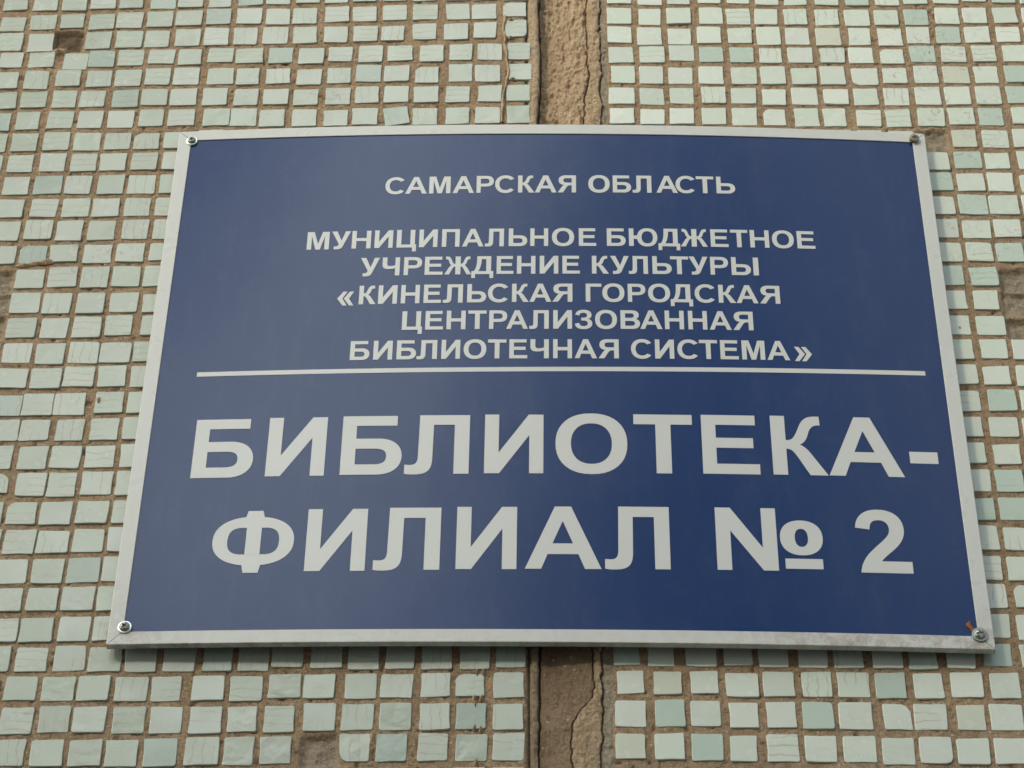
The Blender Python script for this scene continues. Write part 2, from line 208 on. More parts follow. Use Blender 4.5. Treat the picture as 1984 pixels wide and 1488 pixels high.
LETTERS = (
 (('С',-129.7,-114.8,172.23,190.42),('А',-114.0,-97.1,172.34,190.65),('М',-95.3,-78.7,172.46,190.89),('А',-76.9,-60.2,172.59,191.11),('Р',-58.3,-44.9,172.71,191.30),('С',-43.8,-28.9,172.82,191.46),('К',-25.9,-13.0,172.95,191.62),('А',-12.8,4.2,173.07,191.76),('Я',5.1,19.4,173.20,191.89),('О',29.0,45.7,173.40,192.08),('Б',48.1,62.4,173.55,192.19),('Л',63.5,78.3,173.68,192.28),('А',82.1,98.8,173.86,192.37),('С',97.2,112.2,173.98,192.43),('Т',113.3,127.0,174.13,192.48),('Ь',129.1,143.7,174.28,192.53),),
 (('М',-187.3,-170.3,114.15,132.71),('У',-168.5,-154.0,114.37,132.94),('Н',-152.8,-138.2,114.56,133.13),('И',-135.3,-121.3,114.76,133.34),('Ц',-118.3,-103.3,114.95,133.53),('И',-101.1,-87.0,115.13,133.72),('П',-83.6,-70.1,115.31,133.90),('А',-68.1,-51.7,115.48,134.06),('Л',-50.6,-36.1,115.64,134.22),('Ь',-32.4,-18.2,115.81,134.38),('Н',-15.9,-2.2,115.96,134.52),('О',0.7,17.7,116.11,134.67),('Е',21.3,34.6,116.27,134.81),('Б',42.8,57.2,116.44,134.96),('Ю',59.7,81.5,116.59,135.09),('Д',82.2,98.8,116.73,135.21),('Ж',99.3,120.0,116.85,135.31),('Е',122.3,135.9,116.97,135.40),('Т',137.5,150.8,117.05,135.46),('Н',152.6,167.2,117.14,135.52),('О',169.5,186.2,117.22,135.58),('Е',188.7,202.4,117.31,135.63),),
 (('У',-144.8,-130.3,85.82,104.55),('Ч',-128.1,-114.9,86.03,104.70),('Р',-111.7,-98.0,86.24,104.85),('Е',-95.8,-82.1,86.43,105.00),('Ж',-80.9,-60.3,86.64,105.16),('Д',-60.3,-43.7,86.84,105.31),('Е',-41.2,-28.4,87.01,105.45),('Н',-25.8,-11.8,87.16,105.57),('И',-8.5,5.6,87.31,105.70),('Е',8.7,21.9,87.45,105.82),('К',31.1,43.9,87.61,105.97),('У',45.0,59.2,87.71,106.06),('Л',59.0,73.6,87.79,106.15),('Ь',77.0,91.6,87.89,106.25),('Т',90.6,104.3,87.95,106.33),('У',104.7,119.1,88.02,106.40),('Р',121.0,134.6,88.07,106.48),('Ы',137.0,157.6,88.13,106.58),),
 (('«',-160.7,-148.2,56.81,75.61),('К',-144.3,-131.5,57.05,75.80),('И',-129.8,-115.6,57.27,75.97),('Н',-112.7,-98.7,57.50,76.16),('Е',-95.6,-82.5,57.72,76.33),('Л',-81.1,-66.2,57.91,76.48),('Ь',-62.9,-48.6,58.12,76.65),('С',-47.3,-32.1,58.29,76.79),('К',-29.2,-16.6,58.47,76.93),('А',-16.1,0.3,58.62,77.04),('Я',1.1,16.2,58.77,77.16),('Г',26.2,38.0,58.97,77.32),('О',38.7,55.3,59.08,77.41),('Р',57.8,71.1,59.20,77.50),('О',73.1,89.6,59.31,77.58),('Д',89.9,106.6,59.41,77.66),('С',108.1,123.2,59.50,77.73),('К',126.0,139.1,59.57,77.78),('А',139.4,155.8,59.63,77.82),('Я',157.0,172.2,59.68,77.86),),
 (('Ц',-110.8,-95.8,31.04,49.50),('Е',-93.4,-80.2,31.18,49.65),('Н',-77.6,-63.5,31.31,49.79),('Т',-61.6,-47.9,31.44,49.91),('Р',-45.9,-32.5,31.56,50.03),('А',-33.1,-17.0,31.67,50.14),('Л',-16.0,-1.5,31.78,50.26),('И',1.8,15.8,31.90,50.38),('З',18.0,30.9,32.00,50.48),('О',33.0,49.3,32.11,50.59),('В',51.9,66.4,32.21,50.69),('А',66.5,83.0,32.30,50.78),('Н',84.9,99.1,32.39,50.87),('Н',102.3,116.4,32.47,50.96),('А',118.1,134.5,32.55,51.04),('Я',135.7,150.7,32.62,51.11),),
 (('Б',-148.0,-133.7,1.94,20.39),('И',-130.8,-116.8,2.07,20.54),('Б',-113.6,-99.3,2.20,20.69),('Л',-98.8,-83.8,2.32,20.82),('И',-80.6,-66.8,2.45,20.96),('О',-64.2,-47.5,2.58,21.11),('Т',-46.3,-32.8,2.70,21.24),('Е',-30.5,-17.2,2.81,21.36),('Ч',-15.0,-1.4,2.92,21.47),('Н',1.8,15.7,3.03,21.60),('А',17.6,34.1,3.15,21.72),('Я',35.2,50.2,3.26,21.83),('С',59.2,74.2,3.41,21.99),('И',76.9,91.0,3.52,22.10),('С',93.4,108.5,3.62,22.21),('Т',109.5,122.9,3.71,22.30),('Е',125.0,138.4,3.80,22.39),('М',140.9,157.9,3.90,22.49),('А',159.5,176.2,4.00,22.59),('»',179.6,192.6,4.10,22.69),),
 (('Б',-255.4,-212.0,-106.62,-53.04),('И',-202.4,-160.5,-106.03,-52.40),('Б',-149.3,-105.9,-105.48,-51.80),('Л',-103.7,-57.9,-105.04,-51.31),('И',-47.0,-5.0,-104.56,-50.78),('О',3.6,54.9,-104.13,-50.31),('Т',59.6,101.6,-103.77,-49.91),('Е',108.2,148.7,-103.47,-49.58),('К',157.9,196.9,-103.21,-49.28),('А',197.5,251.0,-102.99,-49.04),('-',255.9,276.1,-102.82,-48.85),),
 (('Ф',-234.3,-177.6,-190.19,-136.82),('И',-169.0,-127.3,-189.32,-135.84),('Л',-121.8,-76.0,-188.69,-135.14),('И',-64.9,-23.1,-188.11,-134.49),('А',-17.3,35.3,-187.67,-134.01),('Л',37.8,82.7,-187.36,-133.67),('№',114.8,188.7,-187.09,-133.39),('2',212.6,249.2,-187.14,-133.47),),
)
# ------------------------------------------------------------------ helpers
def tag(o, label=None, cat=None, group=None, kind=None):
    if label: o["label"] = label
    if cat: o["category"] = cat
    if group: o["group"] = group
    if kind: o["kind"] = kind
    return o


def empty(name, loc=(0, 0, 0), rz=0.0):
    o = bpy.data.objects.new(name, None)
    o.empty_display_size = 0.05
    COL.objects.link(o)
    o.location = loc
    o.rotation_euler = (0, 0, rz)
    return o


def mesh_np(name, V, quads=None, tris=None, smooth=True):
    """fast mesh from numpy arrays"""
    me = bpy.data.meshes.new(name)
    V = np.asarray(V, dtype=np.float32)
    nq = 0 if quads is None else len(quads)
    nt = 0 if tris is None else len(tris)
    loops = np.concatenate([np.asarray(q, dtype=np.int32).ravel() for q in (quads, tris) if q is not None and len(q)])
    starts = np.concatenate([np.arange(nq) * 4, nq * 4 + np.arange(nt) * 3]).astype(np.int32)
    me.vertices.add(len(V))
    me.vertices.foreach_set("co", V.ravel())
    me.loops.add(len(loops))
    me.loops.foreach_set("vertex_index", loops)
    me.polygons.add(nq + nt)
    me.polygons.foreach_set("loop_start", starts)
    me.polygons.foreach_set("use_smooth", np.full(nq + nt, smooth, dtype=bool))
    me.update(calc_edges=True)
    me.validate()
    return me


def link(name, me, mat, parent=None, loc=(0, 0, 0)):
    o = bpy.data.objects.new(name, me)
    if mat is not None and not me.materials:
        me.materials.append(mat)
    COL.objects.link(o)
    o.location = loc
    if parent is not None:
        o.parent = parent
    return o


def vattr(me, name, vals):
    a = me.attributes.new(name, 'FLOAT', 'POINT')
    a.data.foreach_set("value", np.asarray(vals, dtype=np.float32).ravel())


def vnoise(x, z, scale, seed):
    """smooth value noise in -1..1"""
    r = np.random.default_rng(seed)
    G = r.uniform(-1, 1, (257, 257))
    X = x / scale + 1000.37
    Z = z / scale + 1000.73
    i, j = np.floor(X).astype(int), np.floor(Z).astype(int)
    fx, fz = X - i, Z - j
    fx = fx * fx * (3 - 2 * fx)
    fz = fz * fz * (3 - 2 * fz)
    i, j, i1, j1 = i % 256, j % 256, (i + 1) % 256, (j + 1) % 256
    return (G[i, j] * (1 - fx) + G[i1, j] * fx) * (1 - fz) + (G[i, j1] * (1 - fx) + G[i1, j1] * fx) * fz


def fbm(x, z, scale, seed, octaves=4, gain=0.55):
    s, a, t = 0.0, 1.0, 0.0
    for k in range(octaves):
        s = s + a * vnoise(x, z, scale / 2 ** k, seed + 17 * k)
        t += a
        a *= gain
    return s / t


def sstep(a, b, x):
    t = np.clip((x - a) / (b - a), 0, 1)
    return t * t * (3 - 2 * t)


def grid_quads(nx, nz):
    i, j = np.meshgrid(np.arange(nx - 1), np.arange(nz - 1), indexing='ij')
    a = (i * nz + j).ravel()
    return np.stack([a, a + nz, a + nz + 1, a + 1], 1)


# ------------------------------------------------------------------ materials
class NT:
    def __init__(self, name):
        self.m = bpy.data.materials.new(name)
        self.m.use_nodes = True
        self.t = self.m.node_tree
        self.b = self.t.nodes["Principled BSDF"]

    def n(self, typ, **kw):
        nd = self.t.nodes.new(typ)
        for k, v in kw.items():
            setattr(nd, k, v)
        return nd

    def l(self, a, b):
        self.t.links.new(a, b)

    def _in(self, sock, v):
        if isinstance(v, (int, float)):
            sock.default_value = v
        elif isinstance(v, tuple):
            sock.default_value = v if len(v) == len(sock.default_value) else v + (1.0,)
        else:
            self.l(v, sock)

    def math(self, op, a, b=0.0, c=None, clamp=False):
        nd = self.n("ShaderNodeMath", operation=op, use_clamp=clamp)
        self._in(nd.inputs[0], a)
        self._in(nd.inputs[1], b)
        if c is not None:
            self._in(nd.inputs[2], c)
        return nd.outputs[0]

    def mix(self, f, a, b, blend='MIX'):
        nd = self.n("ShaderNodeMix", data_type='RGBA', blend_type=blend)
        self._in(nd.inputs["Factor"], f)
        self._in(nd.inputs[6], a)
        self._in(nd.inputs[7], b)
        return nd.outputs[2]

    def ramp(self, f, lo, hi, a=0.0, b=1.0):
        nd = self.n("ShaderNodeMapRange", interpolation_type='SMOOTHSTEP')
        self._in(nd.inputs[0], f)
        nd.inputs[1].default_value = lo
        nd.inputs[2].default_value = hi
        nd.inputs[3].default_value = a
        nd.inputs[4].default_value = b
        return nd.outputs[0]

    def noise(self, scale, vec=None, detail=3.0, rough=0.55, w=None, dist=0.0):
        nd = self.n("ShaderNodeTexNoise")
        if w is not None:
            nd.noise_dimensions = '4D'
            self._in(nd.inputs["W"], w)
        nd.inputs["Scale"].default_value = scale
        nd.inputs["Detail"].default_value = detail
        nd.inputs["Roughness"].default_value = rough
        nd.inputs["Distortion"].default_value = dist
        if vec is not None:
            self.l(vec, nd.inputs["Vector"])
        return nd.outputs["Fac"]

    def bump(self, h, strength, dist, normal=None):
        nd = self.n("ShaderNodeBump")
        nd.inputs["Strength"].default_value = strength
        nd.inputs["Distance"].default_value = dist
        self.l(h, nd.inputs["Height"])
        if normal is not None:
            self.l(normal, nd.inputs["Normal"])
        return nd.outputs[0]

    def coord(self, which="Object"):
        return self.n("ShaderNodeTexCoord").outputs[which]


def tile_material(name, veins, single):
    """glazed ceramic mosaic tile: object colour gives the glaze tint"""
    M = NT(name)
    oi = M.n("ShaderNodeObjectInfo")
    geo = M.n("ShaderNodeNewGeometry")
    if single:
        base, rnd = oi.outputs["Color"], oi.outputs["Random"]
    else:
        rnd = geo.outputs["Random Per Island"]
        r = M.n("ShaderNodeValToRGB")
        r.color_ramp.elements[0].color = (0.50, 0.57, 0.46, 1)
        r.color_ramp.elements[1].color = (0.60, 0.655, 0.55, 1)
        M.l(rnd, r.inputs[0])
        base = r.outputs[0]
    co = M.coord("Object")
    r4 = M.math('MULTIPLY', rnd, 37.0)
    # faint cloudy glaze
    cl = M.noise(60.0, co, 3.0, 0.6, w=r4)
    col = M.mix(M.ramp(cl, 0.35, 0.72), base, (0.55, 0.60, 0.53), 'MIX')
    cmix = col.node
    cmix.inputs["Factor"].default_value = 0.25
    col = M.mix(M.ramp(cl, 0.4, 0.75, 0.0, 0.16), base, (0.50, 0.57, 0.47))
    # thin brown crazing lines, along one or the other direction
    if single:
        sx = M.n("ShaderNodeSeparateXYZ")
        M.l(co, sx.inputs[0])
        turn = M.math('GREATER_THAN', M.math('FRACT', M.math('MULTIPLY', rnd, 7.31)), 0.45)
        a = M.n("ShaderNodeMix", data_type='FLOAT')
        M.l(turn, a.inputs[0]); M.l(sx.outputs[0], a.inputs[2]); M.l(sx.outputs[2], a.inputs[3])
        wob = M.math('MULTIPLY', M.math('SUBTRACT', M.noise(85.0, co, 2.5, 0.6, w=r4), 0.5), 1.35)
        ph = M.math('ADD', M.math('MULTIPLY', a.outputs[0], 1.0 / 0.0062), wob)
        ph = M.math('ADD', ph, r4)
        f = M.math('ABSOLUTE', M.math('SUBTRACT', M.math('FRACT', ph), 0.5))
        line = M.ramp(f, 0.015, 0.08, 1.0, 0.0)
        gate = M.ramp(M.noise(45.0, co, 2.0, 0.5, w=M.math('ADD', r4, 11.0)), 0.40, 0.54)
        some = M.math('LESS_THAN', M.math('FRACT', M.math('MULTIPLY', rnd, 3.77)), veins)
        v = M.math('MULTIPLY', M.math('MULTIPLY', line, gate), some)
        col = M.mix(M.math('MULTIPLY', v, 0.42), col, (0.30, 0.22, 0.14))
        halo = M.math('MULTIPLY', M.math('MULTIPLY', M.ramp(f, 0.0, 0.22, 1.0, 0.0), gate), some)
        col = M.mix(M.math('MULTIPLY', halo, 0.13), col, (0.42, 0.34, 0.22))
    # soiled patches that run across neighbouring tiles, at fixed places on the wall
    pos = M.n("ShaderNodeNewGeometry").outputs["Position"]
    soil = M.ramp(M.noise(7.0, pos, 3.0, 0.6), 0.56, 0.80, 0.0, 0.45)
    for (px, pz, pr) in ((0.335, 2.99, 0.06), (0.345, 2.90, 0.05), (0.365, 2.765, 0.05), (-0.36, 3.01, 0.035), (-0.33, 2.76, 0.03), (-0.16, 2.93, 0.03)):
        d = M.n("ShaderNodeVectorMath", operation='DISTANCE')
        M.l(pos, d.inputs[0])
        d.inputs[1].default_value = (px, 0.0, pz)
        soil = M.math('MAXIMUM', soil, M.ramp(d.outputs["Value"], pr * 0.4, pr * 1.5, 1.0, 0.0))
    mott = M.ramp(M.noise(130.0, pos, 6.0, 0.75, dist=0.9), 0.53, 0.68)
    col = M.mix(M.math('MULTIPLY', M.math('MULTIPLY', soil, mott), 0.55), col, (0.24, 0.18, 0.12))
    # small specks of mortar and soot, and grime creeping in from the edges
    wco = M.n("ShaderNodeTexCoord").outputs["Object"]
    sp = M.noise(520.0, co, 2.0, 0.5, w=r4)
    zone = M.ramp(M.noise(55.0, co, 2.0, 0.5, w=M.math('ADD', r4, 3.0)), 0.55, 0.72)
    spk = M.math('MULTIPLY', M.ramp(sp, 0.665, 0.71), zone)
    col = M.mix(M.math('MULTIPLY', spk, 0.75), col, (0.10, 0.075, 0.05))
    gr = M.ramp(M.noise(110.0, co, 4.0, 0.65, w=M.math('ADD', r4, 5.0)), 0.55, 0.85)
    col = M.mix(M.math('MULTIPLY', gr, 0.22), col, (0.36, 0.29, 0.20))
    M.l(col, M.b.inputs["Base Color"])
    M._in(M.b.inputs["Roughness"], M.ramp(cl, 0.3, 0.8, 0.16, 0.34))
    M.b.inputs["Specular IOR Level"].default_value = 0.5
    h = M.noise(95.0, co, 2.0, 0.5, w=r4)
    amp = M.math('MULTIPLY', M.ramp(M.math('FRACT', M.math('MULTIPLY', rnd, 5.13)), 0.45, 1.0, 0.12, 1.0), 1.0)
    nb = M.bump(M.math('MULTIPLY', h, amp), 0.36, 0.0020)
    nb = M.bump(M.math('ADD', sp, M.math('MULTIPLY', M.noise(900.0, co, 2.0, 0.5), 0.5)), 0.12, 0.0003, nb)
    M.l(nb, M.b.inputs["Normal"])
    return M.m


def grout_material(name, ca, cb, cdark):
    M = NT(name)
    co = M.coord("Object")
    n1 = M.noise(28.0, co, 5.0, 0.6)
    n2 = M.noise(420.0, co, 4.0, 0.7)
    col = M.mix(M.ramp(n1, 0.35, 0.68), ca, cb)
    col = M.mix(M.ramp(M.noise(85.0, co, 4.0, 0.7), 0.56, 0.74, 0.0, 0.55), col, cdark)
    col = M.mix(M.ramp(M.noise(14.0, co, 3.0, 0.6), 0.58, 0.78, 0.0, 0.30), col, (0.38, 0.32, 0.24))
    col = M.mix(M.ramp(n2, 0.36, 0.54, 0.75, 0.0), col, cdark)
    n3 = M.noise(1100.0, co, 2.0, 0.6)
    col = M.mix(M.ramp(n3, 0.35, 0.5, 0.45, 0.0), col, cdark)
    col = M.mix(M.ramp(n3, 0.55, 0.68, 0.0, 0.45), col, (0.62, 0.52, 0.38))
    col = M.mix(M.ramp(n2, 0.62, 0.78, 0.0, 0.5), col, (0.58, 0.49, 0.36))
    at = M.n("ShaderNodeAttribute")
    at.attribute_name = "dirt_shade"
    col = M.mix(at.outputs["Fac"], col, (0.085, 0.050, 0.027))
    at2 = M.n("ShaderNodeAttribute")
    at2.attribute_name = "grey"
    col = M.mix(at2.outputs["Fac"], col, M.mix(M.ramp(n2, 0.3, 0.6), (0.26, 0.22, 0.16), (0.40, 0.35, 0.27)))
    # pale grit grains
    g = M.n("ShaderNodeTexVoronoi")
    g.inputs["Scale"].default_value = 260.0
    M.l(co, g.inputs["Vector"])
    gm = M.math('MULTIPLY', M.ramp(g.outputs["Distance"], 0.16, 0.26, 1.0, 0.0),
                M.ramp(M.noise(150.0, co, 1.0), 0.60, 0.66))
    col = M.mix(M.math('MULTIPLY', gm, 0.8), col, (0.62, 0.58, 0.50))
    M.l(col, M.b.inputs["Base Color"])
    M.b.inputs["Roughness"].default_value = 0.93
    M.b.inputs["Specular IOR Level"].default_value = 0.25
    nb = M.bump(M.noise(700.0, co, 6.0, 0.75), 0.9, 0.0012)
    nb = M.bump(n2, 0.8, 0.0016, nb)
    M.l(nb, M.b.inputs["Normal"])
    return M.m


def paint_material(name, colour, rough, dirt_shade=0.25, dirtcol=(0.23, 0.17, 0.11), wave=0.0, lowdirt=None, spec=0.5, coat=0.0, dust=0.0):
    M = NT(name)
    co = M.coord("Object")
    n1 = M.noise(9.0, co, 4.0, 0.6)
    n2 = M.noise(260.0, co, 3.0, 0.6)
    n3 = M.noise(38.0, co, 5.0, 0.7, dist=0.6)
    col = M.mix(M.ramp(n1, 0.3, 0.7, 0.0, 0.18), colour, tuple(c * 0.82 for c in colour))
    sp = M.math('MULTIPLY', M.ramp(n2, 0.70, 0.76), M.ramp(n3, 0.52, 0.66))
    col = M.mix(M.math('MULTIPLY', sp, min(1.0, dirt_shade * 2.2)), col, dirtcol)
    sm = M.ramp(n3, 0.60, 0.82, 0.0, dirt_shade)
    col = M.mix(sm, col, dirtcol)
    if dust:
        mp = M.n("ShaderNodeMapping")
        mp.inputs["Scale"].default_value = (1.0, 1.0, 0.22)
        M.l(co, mp.inputs[0])
        st = M.ramp(M.noise(60.0, mp.outputs[0], 6.0, 0.7), 0.45, 0.80)
        col = M.mix(M.math('MULTIPLY', M.math('ADD', st, M.ramp(n3, 0.5, 0.8, 0.0, 0.8)), dust), col, (0.40, 0.38, 0.34))
        fl = M.math('MULTIPLY', M.ramp(M.noise(380.0, co, 2.0, 0.5), 0.73, 0.77), M.ramp(n1, 0.45, 0.6))
        col = M.mix(M.math('MULTIPLY', fl, 0.5), col, (0.002, 0.003, 0.006))
    if lowdirt is not None:
        at = M.n("ShaderNodeAttribute")
        at.attribute_name = "grime"
        g = M.math('MULTIPLY', at.outputs["Fac"], M.ramp(M.noise(110.0, co, 6.0, 0.75, dist=0.2), 0.36, 0.66))
        col = M.mix(g, col, lowdirt)
    M.l(col, M.b.inputs["Base Color"])
    M._in(M.b.inputs["Roughness"], M.ramp(n3, 0.3, 0.8, rough, rough + (0.1 if rough > 0.3 else 0.03)))
    M.b.inputs["Specular IOR Level"].default_value = spec
    M.b.inputs["Coat Weight"].default_value = coat
    M.b.inputs["Coat Roughness"].default_value = 0.12
    nb = M.bump(M.noise(1400.0, co, 2.0), 0.06, 0.0002)
    if wave:
        nb = M.bump(M.noise(4.5, co, 2.0, 0.45), 1.0, wave, nb)
    M.l(nb, M.b.inputs["Normal"])
    return M.m


def metal_material(name, colour, rough, rust=0.0, metallic=1.0):
    M = NT(name)
    co = M.coord("Object")
    n1 = M.noise(900.0, co, 4.0, 0.65)
    col = M.mix(M.ramp(n1, 0.4, 0.7, 0.0, 0.5), colour, tuple(c * 0.6 for c in colour))
    if rust:
        col = M.mix(M.ramp(M.noise(420.0, co, 4.0, 0.7), 0.62 - rust * 0.5, 0.75 - rust * 0.4), col, (0.09, 0.055, 0.035))
    M.l(col, M.b.inputs["Base Color"])
    M.b.inputs["Metallic"].default_value = metallic
    M._in(M.b.inputs["Roughness"], M.ramp(n1, 0.3, 0.8, rough, rough + 0.2))
    M.l(M.bump(n1, 0.10, 0.00012), M.b.inputs["Normal"])
    return M.m


MAT_TILE_L = tile_material("tile_glaze_crazed", 0.58, True)
MAT_TILE_R = tile_material("tile_glaze_plain", 0.10, True)
MAT_TILE_F = tile_material("tile_glaze_field", 0.0, False)
MAT_GROUT = grout_material("sandy_grout", (0.39, 0.27, 0.163), (0.50, 0.352, 0.216), (0.20, 0.137, 0.082))
MAT_MORTAR = grout_material("joint_mortar", (0.55, 0.395, 0.245), (0.66, 0.49, 0.315), (0.32, 0.22, 0.135))
MAT_CONCRETE = grout_material("panel_concrete", (0.30, 0.25, 0.19), (0.38, 0.32, 0.25), (0.2, 0.16, 0.12))
MAT_BLUE = paint_material("blue_film", (0.0015, 0.026, 0.118), 0.21, dirt_shade=0.05, dirtcol=(0.004, 0.006, 0.012), wave=0.002, spec=0.34, dust=0.03)
MAT_FRAME = paint_material("white_plastic", (0.60, 0.605, 0.565), 0.27, dirt_shade=0.05, lowdirt=(0.27, 0.215, 0.16))
MAT_LETTER = paint_material("white_film", (0.61, 0.615, 0.58), 0.24, dirt_shade=0.04)
MAT_ZINC = metal_material("zinc_screw", (0.36, 0.38, 0.34), 0.36)
MAT_WASHER = metal_material("zinc_washer", (0.80, 0.86, 0.78), 0.38, metallic=0.85)
MAT_RUSTY = metal_material("rusty_screw", (0.30, 0.27, 0.20), 0.5, rust=0.12, metallic=0.3)
MAT_RUST = paint_material("rust_flake", (0.30, 0.10, 0.02), 0.8, dirt_shade=0.5, dirtcol=(0.07, 0.03, 0.015))
MAT_GROUND = grout_material("paving", (0.20, 0.19, 0.17), (0.28, 0.26, 0.23), (0.12, 0.11, 0.10))

# ------------------------------------------------------------------ ground
gs = 1500.0
gm = mesh_np("ground", [(-gs, -gs, 0), (gs, -gs, 0), (gs, gs, 0), (-gs, gs, 0)], quads=[(0, 1, 2, 3)], smooth=False)
tag(link("ground", gm, MAT_GROUND), kind="structure")

# ------------------------------------------------------------------ added block across the yard
# (unseen, put in to dim the lower wall: its roof line lets the low sun reach the wall's upper part fully, the lower part half)
BH = 7.08
shade_block = empty("added_shade_block", (-6.0, -8.0, 0))
tag(shade_block, "added unseen two-storey block across the yard, dimming the lower part of the tiled wall", "added sun blocker")
MAT_RENDER = paint_material("rendered_wall", (0.42, 0.38, 0.31), 0.9, dirt_shade=0.3, spec=0.2)
MAT_ROOF = paint_material("roof_felt", (0.10, 0.095, 0.09), 0.9, dirt_shade=0.2, spec=0.2)
MAT_PANE = paint_material("window_pane", (0.02, 0.025, 0.03), 0.08, dirt_shade=0.02, dirtcol=(0.05, 0.05, 0.05))
MAT_SASH = paint_material("window_sash", (0.60, 0.58, 0.52), 0.5, dirt_shade=0.15)


def quick_box(name, x0, x1, y0, y1, z0, z1, mat, parent):
    v = [(x, y, z) for x in (x0, x1) for y in (y0, y1) for z in (z0, z1)]
    me = mesh_np(name, v, quads=[(0, 1, 3, 2), (4, 6, 7, 5), (0, 4, 5, 1), (2, 3, 7, 6), (0, 2, 6, 4), (1, 5, 7, 3)], smooth=False)
    return link(name, me, mat, parent)


quick_box("wall", -8, 8, -10, 0, 0, BH - 0.35, MAT_RENDER, shade_block)
quick_box("roof", -8.3, 8.3, -10.3, 0.0, BH - 0.348, BH, MAT_ROOF, shade_block)
for _fx in range(6):
    for _fz in (1.0, 4.1):
        x0 = -7.0 + _fx * 2.5
        fr = quick_box("window", x0, x0 + 1.4, 0.002, 0.06, _fz, _fz + 1.5, MAT_SASH, shade_block)
        for k in (0, 1):
            quick_box("pane", x0 + 0.07 + k * 0.66, x0 + 0.67 + k * 0.66, 0.062, 0.07, _fz + 0.08, _fz + 1.42, MAT_PANE, fr)

# ------------------------------------------------------------------ tiles
def tile_outline(seed, chip=None):
    """closed outline of a 20 mm tile (mm), counter-clockwise seen from the front"""
    r = random.Random(seed)
    h = 10.0
    cr = [r.uniform(0.5, 1.5) for _ in range(4)]
    j = [(r.uniform(-0.45, 0.45), r.uniform(-0.45, 0.45)) for _ in range(4)]
    C = [(-h + j[0][0], -h + j[0][1]), (h + j[1][0], -h + j[1][1]), (h + j[2][0], h + j[2][1]), (-h + j[3][0], h + j[3][1])]
    P = []
    for k in range(4):
        a, b, c = C[k - 1], C[k], C[(k + 1) % 4]
        def toward(p, q, d):
            L = math.hypot(q[0] - p[0], q[1] - p[1])
            return (p[0] + (q[0] - p[0]) * d / L, p[1] + (q[1] - p[1]) * d / L)
        rr = cr[k]
        if chip is not None and chip == k:
            rr = r.uniform(4.0, 6.0)
        p0, p1 = toward(b, a, rr), toward(b, c, rr)
        P.append(p0)
        P.append((b[0] * 0.28 + (p0[0] + p1[0]) * 0.36 + (r.uniform(-.5, .5) if rr > 3 else 0),
                  b[1] * 0.28 + (p0[1] + p1[1]) * 0.36 + (r.uniform(-.5, .5) if rr > 3 else 0)))
        P.append(p1)
        m = ((b[0] + c[0]) / 2, (b[1] + c[1]) / 2)
        bow = r.uniform(-0.45, 0.3)
        nx, nz = (c[1] - b[1]) / 20.0, -(c[0] - b[0]) / 20.0
        P.append((m[0] + nx * bow + r.uniform(-2, 2) * (c[0] - b[0]) / 20, m[1] + nz * bow + r.uniform(-2, 2) * (c[1] - b[1]) / 20))
    return P


def tile_mesh(name, seed, chip=None):
    P = tile_outline(seed, chip)
    r = random.Random(seed + 500)
    n = len(P)
    V = []
    for ins, y in ((0.0, 4.2), (0.0, 0.42), (0.13, 0.11), (0.45, 0.0)):
        for (x, z) in P:
            k = 1.0 - ins / 10.0
            V.append((x * k / 1000, y / 1000, z * k / 1000))
    V.append((0, 0.0, 0))
    Q, T = [], []
    for ring in range(3):
        for i in range(n):
            a, b = ring * n + i, ring * n + (i + 1) % n
            Q.append((a, b, b + n, a + n))
    for i in range(n):
        T.append((3 * n + i, 3 * n + (i + 1) % n, 4 * n))
    me = mesh_np(name, V, quads=Q, tris=T)
    sm = np.ones(len(me.polygons), dtype=bool)
    sm[-n:] = False
    me.polygons.foreach_set("use_smooth", sm)
    return me


TILE_MESH = [tile_mesh("tile", s) for s in range(14)]
CHIP_MESH = [tile_mesh("tile_chipped", 40 + s, chip=s) for s in (2, 3, 1, 0)]
for me in TILE_MESH + CHIP_MESH:
    me.materials.append(MAT_TILE_L)


def tint(panel, fl):
    r = random.random()
    if fl == 'green' or (fl == '' and panel == 'R' and r < 0.03):
        c = (0.475, 0.565, 0.475)
    elif fl == 'yellow':
        c = (0.575, 0.595, 0.475)
    elif panel == 'L':
        a = random.random()
        c = (0.42 + 0.06 * a, 0.47 + 0.045 * a, 0.38 + 0.06 * a)
        if r < 0.06:
            c = (0.37, 0.44, 0.37)
    else:
        a = random.random()
        c = (0.60 + 0.07 * a, 0.66 + 0.045 * a, 0.555 + 0.06 * a)
    k = random.uniform(0.95, 1.04)
    return (c[0] * k, c[1] * k, c[2] * k, 1.0)


